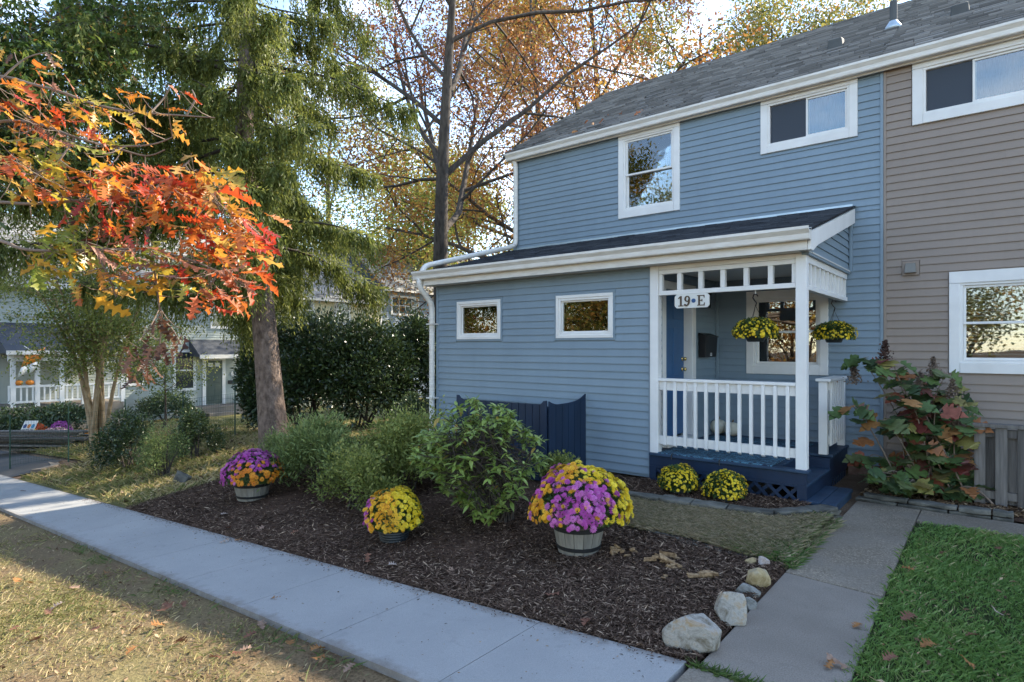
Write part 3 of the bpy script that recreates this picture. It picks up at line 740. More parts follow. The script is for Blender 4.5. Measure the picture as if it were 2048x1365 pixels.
# downspouts
def spout(parent, pts, w=0.075):
    mb = MB()
    P = [Vector(p) for p in pts]
    # rounded corners
    Q = [P[0]]
    for a, b, c in zip(P[:-2], P[1:-1], P[2:]):
        l1 = min(0.09, (b-a).length*0.45); l2 = min(0.09, (c-b).length*0.45)
        s1 = b+(a-b).normalized()*l1; s2 = b+(c-b).normalized()*l2
        for t in (0, 0.33, 0.66, 1.0): Q.append(s1*(1-t)**2 + b*2*t*(1-t) + s2*t*t)
    Q.append(P[-1])
    mb.tube(Q, w*0.62, 12)
    return mb.build('downspout', 'gutter', parent, smooth=True)
spout(H, [(-7.52, 9.33, 5.47), (-7.50, 9.36, 5.38), (-7.50, 9.36, 3.80), (-7.51, 9.2, 3.735), (-7.56, 6.98, 3.135), (-7.56, 6.90, 2.99)])
spout(H, [(-7.57, 6.87, 2.91), (-7.57, 6.87, 2.78), (-7.53, 7.12, 2.50), (-7.53, 7.12, 0.20), (-7.50, 6.95, 0.12)])
for zz in (2.15, 0.9): box('downspout_strap', 'gutter', H, -7.60, -7.44, 7.05, 7.20, zz, zz+0.02)
# roof vents
def on_roof(y): return EZ + (y-EYv)*(RZ-EZ)/(RY-EYv)
pv = aY(1787, 56, 11.1); v = MB(); v.tube([(pv.x, 11.1, on_roof(11.1)-0.1), (pv.x, 11.1, on_roof(11.1)+0.42)], 0.052, 14)
v = v.build('vent_pipe', 'pipe', roofH, smooth=False)
q = MB(); q.lathe([(0.13, -0.05), (0.11, 0.02), (0.062, 0.09), (0.058, 0.10)], (pv.x, 11.08, on_roof(11.08)+0.012), 16); q.build('vent_flashing', 'lead', roofH, smooth=True)
def turtle(u, v_, y, roof):
    p = aY(u, v_, y); z = on_roof(y)
    q = MB(); q.hexa([(p.x-0.11, y-0.10, z-0.06), (p.x+0.11, y-0.10, z-0.06), (p.x+0.11, y+0.12, z+0.05), (p.x-0.11, y+0.12, z+0.05),
                      (p.x-0.10, y-0.12, z+0.10), (p.x+0.10, y-0.12, z+0.10), (p.x+0.10, y+0.10, z+0.15), (p.x-0.10, y+0.10, z+0.15)])
    q.build('roof_vent', 'pipe', roof, bevel=0.02)

# ---- porch
PX0, PX1 = -3.52, -1.655
DK = 0.42
def post(x0, x1, y0, y1, z0, z1):
    p = box('porch_post', 'white', H, x0, x1, y0, y1, z0, z1, 0.006); return p
post(-3.515, -3.402, YF-0.06, YF+0.05, DK, 2.80)
post(-1.772, -1.660, YF-0.06, YF+0.05, DK, 2.80)
# transom light frame over the front opening
tr = MB(); x0, x1 = -3.402, -1.772; y0, y1 = YF-0.035, YF+0.03
tr.box(x0, x1, y0-0.012, y1+0.01, 2.745, 2.80); tr.box(x0, x1, y0-0.006, y1, 2.692, 2.743); tr.box(x0, x1, y0-0.006, y1, 2.425, 2.480)
tr = tr.build('transom', 'white', H, bevel=0.004)
pw = (x1-x0)/6
for i in range(7):
    xc = x0+pw*i; hw = 0.028 if 0 < i < 6 else 0.045
    a, b = (xc-hw, xc+hw) if 0 < i < 6 else ((xc, xc+hw) if i == 0 else (xc-hw, xc))
    box('mullion', 'white', tr, a, b, y0, y1-0.004, 2.481, 2.691, 0.003)
# slatted frieze on the side
fz = MB(); fz.box(-1.735, -1.665, YF+0.05, YM-0.04, 2.70, 2.774); fz.box(-1.740, -1.660, YF+0.05, YM-0.04, 2.40, 2.455); fz = fz.build('frieze', 'white', H, bevel=0.004)
for i in range(10):
    yy = YF+0.20+i*0.215
    box('frieze_slat', 'white', fz, -1.715, -1.675, yy, yy+0.045, 2.456, 2.699)
box('frieze_panel', 'gutter', fz, -1.739, -1.734, YF+0.05, YM-0.05, 2.456, 2.699)
# front railing
rl = MB(); rl.box(x0, x1, YF-0.055, YF+0.055, 1.335, 1.372); rl = rl.build('railing', 'white', H, bevel=0.006)
box('top_rail', 'white', rl, x0, x1, YF-0.018, YF+0.022, 1.222, 1.334, 0.003)
box('bottom_rail', 'white', rl, x0, x1, YF-0.018, YF+0.022, 0.535, 0.640, 0.003)
nb = 12
bm = MB(); bm.prism([(0, 0.0), (-0.034, 0.022), (-0.034, 0.82), (0, 0.82)], -0.018, 0.018); bm = bm.mesh('baluster', M['white'])
for i in range(nb):
    xx = x0+0.085+i*(x1-x0-0.17)/(nb-1)
    inst('baluster', bm, rl, (xx, YF-0.0185, 0.512))
# side railing by the steps
SY0, SY1 = 8.34, 9.36
sr = MB(); sr.box(-1.83, -1.655, SY0-0.03, SY1, 1.335, 1.372); sr = sr.build('railing', 'white', H, bevel=0.008)
box('newel_post', 'white', sr, -1.80, -1.70, SY0, SY0+0.09, DK, 1.334, 0.005)
box('newel_post', 'white', sr, -1.77, -1.68, SY1-0.07, SY1, DK, 1.334, 0.005)
box('top_rail', 'white', sr, -1.735, -1.70, SY0+0.09, SY1-0.07, 1.225, 1.334)
box('bottom_rail', 'white', sr, -1.735, -1.70, SY0+0.09, SY1-0.07, 0.54, 0.64)
bm2 = MB(); bm2.prism([(0.0, 0.0), (0.034, 0.022), (0.034, 0.82), (0.0, 0.82)], -0.018, 0.018, 'y'); bm2 = bm2.mesh('baluster', M['white'])
for i in range(7): inst('baluster', bm2, sr, (-1.6995, SY0+0.14+i*0.118, 0.512))
# deck boards, with the notch where the steps go up
dk = box('deck_frame', 'navy', H, PX0, -2.02, YF+0.02, YM-0.03, 0.24, 0.385)
box('deck_frame', 'navy', H, -2.02, PX1-0.01, 8.30, YM-0.03, 0.10, 0.385)
by = YF-0.095; n = 0
while by < YM-0.05:
    e = min(by+0.135, YM-0.03)
    xe = PX1+0.012 if (by > 8.27 or n == 0) else -1.96
    if n == 0: xe = PX1+0.02
    box('deck_board', 'navy_step', H, PX0+0.005, xe, by, e, 0.388, DK, 0.006); by = e+0.006; n += 1
fm = MB(); fm.box(PX0, PX1, YF-0.07, YF-0.032, 0.255, 0.387); fm.box(PX0, PX0+0.09, YF-0.07, YF-0.032, 0.0, 0.254); fm.box(PX1-0.10, PX1, YF-0.07, YF-0.032, -0.02, 0.254)
fm.box(PX0+0.09, PX1-0.10, YF-0.068, YF-0.034, -0.02, 0.055); fm.box(PX0+0.09, PX1-0.10, YF-0.066, YF-0.036, 0.225, 0.254)
sk = fm.build('porch_skirt', 'navy', H, bevel=0.003)
xx = PX0-0.22; LA, LB = PX0+0.085, PX1-0.095
while xx < PX1:
    for sgn in (1, -1):
        x_a, x_b = max(xx, LA), min(xx+0.22, LB)
        if x_b-x_a < 0.03: continue
        zz_ = lambda q: 0.03+0.22*((q-xx)/0.22 if sgn > 0 else 1-(q-xx)/0.22)
        q = MB(); q.bar((x_a, YF-0.048+0.008*sgn, zz_(x_a)), (x_b, YF-0.048+0.008*sgn, zz_(x_b)), 0.007, 0.036); q.build('lattice_slat', 'navy', sk)
    xx += 0.15
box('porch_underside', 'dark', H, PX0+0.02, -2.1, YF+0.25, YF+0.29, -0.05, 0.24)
# steps
st = box('step', 'navy_step', H, -1.99, PX1+0.004, YF-0.065, 8.30, 0.232, 0.262, 0.006)
box('riser', 'navy', H, -2.0, -1.975, YF-0.03, 8.30, 0.262, 0.387)
box('riser', 'navy', H, PX1-0.03, PX1-0.004, YF-0.06, 8.30, -0.02, 0.231)
s2 = box('step', 'navy_step', H, PX1-0.002, PX1+0.140, YF-0.09, 8.05, 0.062, 0.100, 0.006)
box('step', 'navy_step', H, PX1+0.146, PX1+0.290, YF-0.09, 8.05, 0.062, 0.100, 0.006)
box('riser', 'navy_step', H, PX1+0.0, PX1+0.275, YF-0.075, 8.04, -0.03, 0.0615, 0.004)
# slatted skirt on the side, behind the steps
box('porch_skirt', 'navy', H, PX1-0.03, PX1-0.008, 8.305, YM-0.03, 0.30, 0.386)
for i in range(9): box('skirt_slat', 'navy', H, PX1-0.025, PX1-0.012, 8.33+i*0.118, 8.33+i*0.118+0.05, -0.02, 0.30)

# ------------------------------------------------------------------ taupe neighbour
N = thing('taupe_townhouse', (2.0, 9.43, 0), 'taupe vinyl sided townhouse joined to the right of the blue one', 'house')
NX1 = 7.0
wins_n = [(-0.913, 0.375, 4.655, 5.49), (-0.524, 0.72, 1.444, 2.714)]
shell(N, 'taupe', -1.234, NX1, 0.17, 5.55, YM+0.002, YM+0.10, [(a+0.1, b-0.1, c+0.1, d-0.1) for a, b, c, d in wins_n])
g = MB(); g.box(NX1-0.1, NX1, YM+0.1, 17.2, 0.17, 5.56); g.box(-1.23, NX1, 17.1, 17.2, 0.17, 5.56); g.box(-1.23, NX1-0.1, YM+0.1, 17.1, 3.2, 3.3); g.box(-1.23, NX1-0.1, 12.4, 12.5, 0.3, 5.5)
g.prism([(YM+0.002, 5.56), (17.2, 5.56), (13.38, 8.0)], NX1-0.08, NX1); g.build('rear_wall', 'taupe', N)
siding(N, 'taupe', -1.205, 3.2, 0.19, 5.47, YM, [(a-0.012, b+0.012, c-0.02, d) for a, b, c, d in wins_n] + [(-1.03, -0.83, 2.70, 2.895)])
mb = MB(); mb.box(-1.2365, -1.205, YM-0.026, YM+0.001, 0.17, 5.5); mb.build('corner_post', 'taupe', N, bevel=0.004)
window(N, *wins_n[0], YM, 0.115, 'slide', 0.12, curtain=('skycurtain', (-0.25, 0.35), (4.6, 5.5)))
wn_ = window(N, *wins_n[1], YM, 0.11, 'hung', 0.13, cw_top=0.145)
for i in range(22):
    z = 1.62+i*0.048
    q = MB(); q.hexa([(-0.39, YM+0.14, z), (0.58, YM+0.14, z), (0.58, YM+0.165, z+0.018), (-0.39, YM+0.165, z+0.018), (-0.39, YM+0.14, z+0.002), (0.58, YM+0.14, z+0.002), (0.58, YM+0.165, z+0.02), (-0.39, YM+0.165, z+0.02)])
    q.build('blind_slat', 'blind', wn_)
mb = MB(); mb.box(-1.234, NX1, YM+0.012, YM+0.09, -0.2, 0.168); mb.build('foundation', 'brick', N)
roofN = main_roof(N, -1.234, NX1+0.1, 4, 0)
gutter(N, -1.236, NX1+0.1, 9.33, 5.46)
mb = MB(); mb.box(-1.236, NX1, 9.332, 9.36, 5.44, 5.62); mb.build('fascia', 'gutter', N)
mb = MB(); mb.box(-1.236, NX1, 9.361, YM+0.05, 5.47, 5.49); mb.build('soffit', 'soffit', N)
turtle(1672, 94, 10.85, roofH); turtle(1920, 26, 10.75, roofN)
vh = MB(); vh.box(-1.025, -0.838, YM-0.03, YM, 2.705, 2.89); vh = vh.build('dryer_vent', 'taupe', N, bevel=0.004)
q = MB(); q.hexa([(-0.995, YM-0.10, 2.735), (-0.868, YM-0.10, 2.735), (-0.868, YM-0.03, 2.735), (-0.995, YM-0.03, 2.735), (-0.985, YM-0.055, 2.855), (-0.878, YM-0.055, 2.855), (-0.878, YM-0.03, 2.865), (-0.985, YM-0.03, 2.865)])
q.build('vent_hood', mat('vent_grey', (0.19, 0.18, 0.155), 0.6, 0.1), vh, bevel=0.004)

# ------------------------------------------------------------------ far row of houses across the court
BX = -29.5
def stepped_siding(parent, m, X, y0, y1, z0, z1, expo=0.115):
    mb = MB(); z = z0
    while z < z1:
        h = min(expo, z1-z)
        mb.hexa([(X, y0, z), (X+0.022, y0, z), (X+0.022, y1, z), (X, y1, z), (X, y0, z+h), (X+0.004, y0, z+h), (X+0.004, y1, z+h), (X, y1, z+h)]); z += expo
    return mb.build('siding', m, parent)
def far_window(parent, X, y0, y1, z0, z1, hung=True, grid=0):
    mb = MB(); c = 0.12
    mb.box(X, X+0.05, y0, y1, z1-c, z1); mb.box(X, X+0.05, y0, y1, z0, z0+c); mb.box(X, X+0.049, y0, y0+c, z0+c, z1-c); mb.box(X, X+0.049, y1-c, y1, z0+c, z1-c)
    if hung: mb.box(X, X+0.04, y0+c, y1-c, (z0+z1)/2-0.03, (z0+z1)/2+0.03)
    if grid:
        for i in range(1, grid): 
            q = y0+c+(y1-y0-2*c)*i/grid; mb.box(X, X+0.038, q-0.02, q+0.02, z0+c, z1-c)
        mb.box(X, X+0.037, y0+c, y1-c, (z0+z1)/2-0.02, (z0+z1)/2+0.02)
    w = mb.build('window', 'white', parent)
    box('pane', mat_pane, w, X+0.012, X+0.028, y0+c-0.01, y1-c+0.01, z0+c-0.01, z1-c+0.01)
    return w
mat_pane = mat('far_pane', (0.035, 0.04, 0.045), 0.06, 0.1, spec=0.9); M['far_pane'] = mat_pane; mat_pane = 'far_pane'
def far_house(label, y0, y1, eave, m, seed, ridge):
    T = thing('far_townhouse', (BX, (y0+y1)/2, -1.6), label, 'house', 'row of townhouses across the court')
    box('wall', m, T, BX-8, BX-0.002, y0, y1, -2.2, eave)
    stepped_siding(T, m, BX, y0+0.06, y1-0.06, -1.3, eave)
    q = MB(); q.prism([(BX-8.4, eave-0.05), (BX+0.35, eave-0.05), (BX+0.35, eave+0.07), (BX-4, ridge), (BX-8.4, eave+0.07)], y0-0.0, y1, 'y'); r = q.build('roof', 'shingle_dark', T)
    # stepped shingles on the slope facing the court
    rr = random.Random(seed); V = []; F = []; Tn = []
    d = Vector((-4.35, 0, ridge-eave-0.07)); Ls = d.length; d.normalize(); n = Vector((-d.z, 0, d.x)); n = n if n.z > 0 else -n
    s = 0
    while s < Ls:
        y = y0
        while y < y1:
            w = rr.choice((0.2, 0.3, 0.42)); e = min(y+w, y1); b = len(V); th = rr.uniform(0.012, 0.03)
            for ss, hh in ((s, 0.004), (s, th+0.006), (min(s+0.19, Ls), 0.008)):
                p = Vector((BX+0.36, 0, eave+0.07)) + d*ss + n*hh
                V += [(p.x, y, p.z), (p.x, e, p.z)]
            Tn += [min(1, max(0, rr.gauss(0.72, 0.22)))]*6; F += [(b, b+1, b+3, b+2), (b+2, b+3, b+5, b+4)]; y = e
        s += 0.16
    o = bpy.data.objects.new('shingles', np_mesh('shingles', V, F, M['shingle'], Tn)); place(o, r); o['kind'] = 'stuff'
    box('gutter', 'gutter', T, BX+0.352, BX+0.47, y0, y1, eave-0.06, eave+0.07)
    box('corner_post', 'white', T, BX, BX+0.04, y0, y0+0.055, -1.3, eave); box('corner_post', 'white', T, BX, BX+0.04, y1-0.055, y1, -1.3, eave)
    return T
yA = aX(506, 800, BX).y; yB = aX(762, 600, BX).y
T1 = far_house('sage green sided townhouse with dark green front door', 3.0, yA, 4.15, 'green_siding', 21, 7.6)
T2 = far_house('cream sided townhouse half hidden behind the spruce and holly', yA, yB, 4.4, 'cream_siding', 22, 7.9)
T3 = far_house('slate blue far townhouse with small gridded upstairs window', yB, yB+14, 5.3, 'slate_siding', 23, 8.95)
def fz_(u, v): p = aX(u, v, BX); return p.y, p.z
def fw(T, u0, u1, v0, v1, **k):
    a = fz_(u0, (v0+v1)/2)[0]; b = fz_(u1, (v0+v1)/2)[0]; zt = fz_((u0+u1)/2, v0)[1]; zb = fz_((u0+u1)/2, v1)[1]
    return far_window(T, BX+0.02, a, b, zb, zt, **k)
fw(T3, 781, 837, 593, 632, hung=False, grid=4)
fw(T1, 420, 470, 602, 658); fw(T1, 336, 352, 596, 640); fw(T1, 345, 391, 700, 782); fw(T1, 252, 290, 700, 772); fw(T1, 108, 122, 625, 672)
fw(T2, 600, 628, 592, 650); fw(T2, 668, 700, 592, 650)
# far front door with little roof and stoop
a, zt = fz_(411, 722); b, zb = fz_(443, 806)
ds = MB(); ds.box(BX+0.02, BX+0.06, a, b, zb, zt); fd = ds.build('door', mat('door_green', (0.075, 0.095, 0.075), 0.5, 0.1), T1)
for i in range(2):
    for (f0, f1) in ((0.08, 0.42), (0.48, 0.78)):
        q0 = a+(b-a)*(0.12+0.42*i); q1 = q0+(b-a)*0.32
        box('door_panel', fd.data.materials[0], fd, BX+0.06, BX+0.072, q0, q1, zb+(zt-zb)*f0, zb+(zt-zb)*f1, 0.008) 
    q0 = a+(b-a)*(0.14+0.42*i); box('door_light', 'white', fd, BX+0.06, BX+0.07, q0, q0+(b-a)*0.28, zb+(zt-zb)*0.86, zb+(zt-zb)*0.95)
q = MB(); q.box(BX+0.02, BX+0.08, a-0.16, a-0.01, zb-0.05, zt+0.15); q.box(BX+0.02, BX+0.08, b+0.01, b+0.16, zb-0.05, zt+0.15); q.box(BX+0.02, BX+0.079, a-0.01, b+0.01, zt+0.01, zt+0.15); q.build('door_casing', 'white', T1)
q = MB(); q.box(BX, BX+1.3, a-0.9, b+0.9, -1.75, zb-0.06); q.box(BX, BX+1.75, a-0.6, b+0.5, -1.75, zb-0.30); q.build('stoop', 'oldcon', T1)
y0c, y1c = fz_(378, 700)[0], fz_(480, 700)[0]
q = MB(); q.prism([(BX, zt+1.0), (BX+1.1, zt+0.28), (BX+1.1, zt+0.2), (BX, zt+0.2)], y0c, y1c, 'y'); q.build('door_canopy', 'shingle_dark', T1)
box('canopy_fascia', 'gutter', T1, BX+1.1, BX+1.16, y0c, y1c, zt+0.12, zt+0.30)
box('mailbox', 'black', T1, BX+0.022, BX+0.12, fz_(456, 760)[0], fz_(473, 760)[0], fz_(460, 768)[1], fz_(460, 761)[1])
q = MB(); q.tube([(BX+0.02, fz_(466, 748)[0], fz_(466, 748)[1]), (BX+0.07, fz_(466, 748)[0], fz_(466, 748)[1])], 0.13, 14); q.build('meter', 'white', T1)
q = MB(); q.tube([(BX+0.10, yA+0.1, 4.1), (BX+0.10, yA+0.1, -1.55), (BX+0.5, yA+0.2, -1.6)], 0.06, 8); q.build('downspout', 'gutter', T2)
# far porch on the left
px = BX+2.4
def fp(u, v): p = aX(u, v, px); return p.y, p.z
ya, yb = fp(16, 705)[0], fp(168, 705)[0]; yb2 = fp(246, 705)[0]
ze = fp(60, 706)[1]
q = MB(); q.prism([(BX, ze+1.15), (px+0.25, ze+0.08), (px+0.25, ze-0.02), (BX, ze-0.02)], ya-0.1, yb2+0.15, 'y'); q.build('porch_roof', 'shingle_dark', T1)
box('porch_gutter', 'gutter', T1, px+0.25, px+0.37, ya-0.1, yb2+0.15, ze-0.06, ze+0.08)
box('porch_beam', 'white', T1, px-0.1, px+0.02, ya, yb2, ze-0.30, ze-0.03)
for u in (26, 75, 124, 168, 246):
    y_ = fp(u, 750)[0]; box('porch_post', 'white', T1, px-0.08, px+0.03, y_-0.07, y_+0.07, -1.7, ze-0.30)
zr0, zr1 = fp(60, 772)[1], fp(60, 806)[1]
box('porch_rail', 'white', T1, px-0.06, px+0.02, ya, yb2, zr0-0.06, zr0+0.02); box('porch_rail', 'white', T1, px-0.05, px+0.01, ya, yb2, zr1, zr1+0.07)
y_ = ya
while y_ < yb2: box('baluster', 'white', T1, px-0.04, px+0.0, y_, y_+0.05, zr1+0.07, zr0-0.06); y_ += 0.17
box('porch_floor', 'oldcon', T1, BX, px+0.1, ya, yb2, -1.8, zr1-0.15)

# wooden bin screen by the far stoop
bs_ = thing('bin_screen', (BX+0.7, yA-0.4, -1.6), 'small brown board bin screen beside the far stoop', 'screen')
for i in range(6): box('board', 'fence', bs_, BX+0.9, BX+0.93, yA-0.95+i*0.145, yA-0.95+i*0.145+0.135, -1.65, -0.45-0.02*(i % 2))
# ------------------------------------------------------------------ small parts of the porch that lift away
sg = thing('house_number_sign', (-2.93, 7.16, 2.33), 'white hanging house number sign reading 19 E with blue dot', 'sign')
p0 = aY(1350, 602, 7.165); p1 = aY(1419, 602, 7.165); zt = aY(1385, 588, 7.165).z; zb = aY(1385, 616, 7.165).z
sx0, sx1 = p0.x, p1.x; k = 0.028
MB().prism([(sx0, zb+k), (sx0+k, zb), (sx1-k, zb), (sx1, zb+k), (sx1, zt-k), (sx1-k, zt), (sx0+k, zt), (sx0, zt-k)], 7.155, 7.175, 'y').build('board', 'sign', sg)
LH = (zt-zb)*0.74; lz = (zt+zb)/2-LH/2; ly0, ly1 = 7.1475, 7.1545
def glyph(pieces, ox):
    mb = MB()
    for j, pc in enumerate(pieces): mb.prism([(ox+a*LH, lz+b*LH) for a, b in pc], ly0-0.0004*j, ly1, 'y')
    mb.build('lettering', 'letter', sg)
rc = lambda a, b, c, d: [(a, c), (b, c), (b, d), (a, d)]
W_ = sx1-sx0
glyph([rc(0.18, 0.36, 0.06, 1.0), rc(0.02, 0.52, 0.0, 0.08), [(0.0, 0.80), (0.0, 0.72), (0.2, 0.80), (0.2, 0.99)]], sx0+W_*0.11)
nine = []
for i in range(20):
    a0, a1 = 2*math.pi*i/20, 2*math.pi*(i+1)/20
    nine.append([(0.30+0.28*math.cos(a0), 0.70+0.30*math.sin(a0)), (0.30+0.28*math.cos(a1), 0.70+0.30*math.sin(a1)), (0.30+0.12*math.cos(a1), 0.70+0.20*math.sin(a1)), (0.30+0.12*math.cos(a0), 0.70+0.20*math.sin(a0))])
for i in range(9):
    a0, a1 = -1.9+i*0.235, -1.9+(i+1)*0.235
    nine.append([(0.22+0.36*math.cos(a0), 0.56+0.56*math.sin(a0)), (0.22+0.36*math.cos(a1), 0.56+0.56*math.sin(a1)), (0.22+0.21*math.cos(a1), 0.56+0.46*math.sin(a1)), (0.22+0.21*math.cos(a0), 0.56+0.46*math.sin(a0))])
nine.append([(0.10+0.10*math.cos(t), 0.12+0.10*math.sin(t)) for t in np.linspace(0, 5.6, 9)])
glyph(nine, sx0+W_*0.29)
glyph([rc(0.10, 0.27, 0.06, 0.94), rc(0.0, 0.72, 0.0, 0.08), rc(0.0, 0.70, 0.92, 1.0), rc(0.27, 0.48, 0.46, 0.54), rc(0.44, 0.50, 0.38, 0.62), [(0.64, 0.08), (0.72, 0.08), (0.74, 0.28), (0.70, 0.28)], [(0.62, 0.92), (0.68, 0.74), (0.71, 0.74), (0.70, 0.92)]], sx0+W_*0.665)
MB().prism([(sx0+W_*0.56+0.026*math.cos(t), (zt+zb)/2+0.026*math.sin(t)) for t in np.linspace(0, 2*math.pi, 19)[:-1]], ly0, ly1, 'y').build('dot', 'dot', sg)
for f in (0.12, 0.88): MB().tube([(sx0+W_*f, 7.165, zt-0.01), (sx0+W_*f, 7.165, 2.43)], 0.004, 6).build('hook', 'white', sg)

mbx = thing('wall_mailbox', (-3.45, 9.0, 1.6), 'black metal mailbox on the porch wall beside the blue door', 'mailbox')
my0, my1 = aX(1402, 700, -3.46).y, aX(1430, 700, -3.42).y
MB().prism([(-3.496, 1.62), (-3.40, 1.62), (-3.38, 1.93), (-3.496, 1.96)], my0, my1, 'y').build('box', 'black', mbx, bevel=0.006)
MB().prism([(-3.497, 1.94), (-3.37, 1.915), (-3.365, 1.93), (-3.497, 1.985)], my0-0.01, my1+0.01, 'y').build('lid', 'black', mbx, bevel=0.003)
q = MB(); q.box(-3.398, -3.396, my0+0.2, my0+0.27, 1.64, 1.66); q.box(-3.398, -3.396, my0+0.2, my0+0.27, 1.67, 1.69); q.build('number_plate', 'white', mbx)
wl = thing('wall_lantern', (-3.44, 8.75, 2.3), 'small black wall lantern behind the hanging number sign', 'lamp')
lp = aX(1412, 600, -3.42)
box('back_plate', 'black', wl, -3.498, -3.47, lp.y-0.05, lp.y+0.05, lp.z-0.10, lp.z+0.12, 0.004)
q = MB(); q.lathe([(0.05, -0.12), (0.055, -0.11), (0.06, 0.08), (0.075, 0.085), (0.02, 0.14)], (-3.40, lp.y, lp.z), 8); q.build('lantern_head', 'black', wl)

def rugmat():
    m, nt, bs = nodes('rug_pattern')
    f = noise(nt, 9.0, 6, 0.7, scaled(nt, (1.0, 2.2, 1)), 2.2)
    c = ramp(nt, f, [(0.40, (0.008, 0.014, 0.032)), (0.49, (0.012, 0.02, 0.045)), (0.515, (0.16, 0.42, 0.55)), (0.55, (0.02, 0.05, 0.10)), (0.63, (0.18, 0.38, 0.50)), (0.68, (0.01, 0.016, 0.04))])
    nt.links.new(c, bs.inputs['Base Color']); bs.inputs['Roughness'].default_value = 0.85
    return m
M['rug'] = rugmat()
rg = thing('porch_rug', (-2.6, 8.1, DK), 'dark navy rug with teal pattern lying on the porch deck', 'rug')
MB().hexa([(-3.40, 7.13, DK+0.002), (-2.02, 7.13, DK+0.002), (-2.02, 9.1, DK+0.002), (-3.40, 9.1, DK+0.002), (-3.40, 7.13, DK+0.012), (-2.02, 7.13, DK+0.012), (-2.02, 9.1, DK+0.012), (-3.40, 9.1, DK+0.012)]).build('rug_cloth', 'rug', rg)
for xx in (-3.2, -2.6): MB().tube([(xx, 7.14, DK+0.016), (xx, 7.095, DK+0.012), (xx, 7.085, DK-0.05)], 0.008, 6).build('tie', 'black', rg)

def pumpkin(name, label, c, r, m, squash=0.8, group=None):
    t = thing(name, c, label, 'pumpkin', group)
    prof = [(r*math.sin(a)*(1 if a < 2.6 else 0.9), r*squash*(1-math.cos(a))) for a in np.linspace(0.15, 2.95, 14)]
    q = MB(); q.lathe(prof, c, 40, 0.045, 10); q.build('shell', m, t, smooth=True)
    z = c[2]+prof[-1][1]; MB().tube([(c[0], c[1], z-0.01), (c[0]+0.01, c[1], z+r*0.2), (c[0]+r*0.15, c[1], z+r*0.32)], [r*0.14, r*0.09, r*0.08], 7).build('stalk', 'stem', t)
pa = aZ(1437, 868, DK+0.012); pb = aZ(1463, 871, DK+0.012)
pumpkin('pumpkin', 'white pumpkin on the porch rug nearer the blue door', (pa.x, pa.y, DK+0.012), 0.125, 'pumpkin_white', 0.9)
pumpkin('pumpkin', 'white pumpkin on the porch rug right of its twin', (pb.x+0.03, pb.y-0.05, DK+0.012), 0.115, 'pumpkin_white', 0.9)

# ------------------------------------------------------------------ fences
BF = thing('blue_board_screen', (-5.2, 6.25, 0.05), 'dark navy board screen with scalloped top against the blue wing', 'screen')
def bf_top(f): return 1.02 + 0.13*abs(2*f-1)**5
n = 14
for i in range(n):
    a = -6.10+i*1.60/n; b = a+1.60/n-0.008; f0 = i/n; f1 = (i+1)/n
    top = 1.03; 
    if i in (0, n-1):
        s = 1 if i == n-1 else -1
        pr = [(a, 0.05), (b, 0.05)] + ([(b, 1.085), (a+(b-a)*0.55, 1.08), (a+(b-a)*0.25, 1.045), (a, 1.03)] if s > 0 else [(b, 1.03), (a+(b-a)*0.7, 1.045), (a+(b-a)*0.4, 1.08), (a, 1.085)])
    else: pr = [(a, 0.05), (b, 0.05), (b, 1.03), (a, 1.03)]
    MB().prism(pr, 6.25, 6.27, 'y').build('board', 'navy', BF)
ny = 6
for i in range(ny):
    a = 6.28+i*0.87/ny; b = a+0.87/ny-0.007
    def tp(y): t = (y-6.28)/0.87; return 1.025 + 0.05*max(0, 1-t*4)**2 + 0.10*max(0, t)**5
    pr = [(a, 0.05), (b, 0.05)] + [(b+(a-b)*q/4, tp(b+(a-b)*q/4)) for q in range(5)]
    MB().prism(pr, -4.50, -4.48).build('board', 'navy', BF)
for z in (0.30, 0.82):
    MB().box(-6.08, -4.53, 6.272, 6.31, z, z+0.07).build('rail', 'navy', BF); MB().box(-4.54, -4.502, 6.31, 7.14, z, z+0.07).build('rail', 'navy', BF)
for xx, yy in ((-6.02, 6.35), (-4.58, 6.35)): MB().box(xx-0.04, xx+0.04, yy-0.035, yy+0.04, -0.1, 1.0).build('post', 'navy', BF)

GF = thing('grey_board_fence', (0.8, 8.48, 0), 'weathered grey shadowbox board fence in front of the taupe house', 'fence')
x = -0.245; i = 0
while x < 3.2:
    w = 0.098 + 0.006*math.sin(i*2.1)
    MB().box(x, x+w, 8.455, 8.475, 0.02+0.01*math.sin(i), 0.885).build('board', 'fence', GF, bevel=0.003)
    MB().box(x+w-0.01, x+w+0.10, 8.525, 8.545, 0.04, 0.84).build('board', 'fence', GF, bevel=0.003)
    x += w+0.085; i += 1
for z in (0.10, 0.78): MB().box(-0.24, 3.2, 8.476, 8.524, z, z+0.085).build('rail', 'fence', GF)
MB().box(-0.26, 3.25, 8.43, 8.57, 0.886, 0.925).build('cap_rail', 'fence', GF, bevel=0.004)

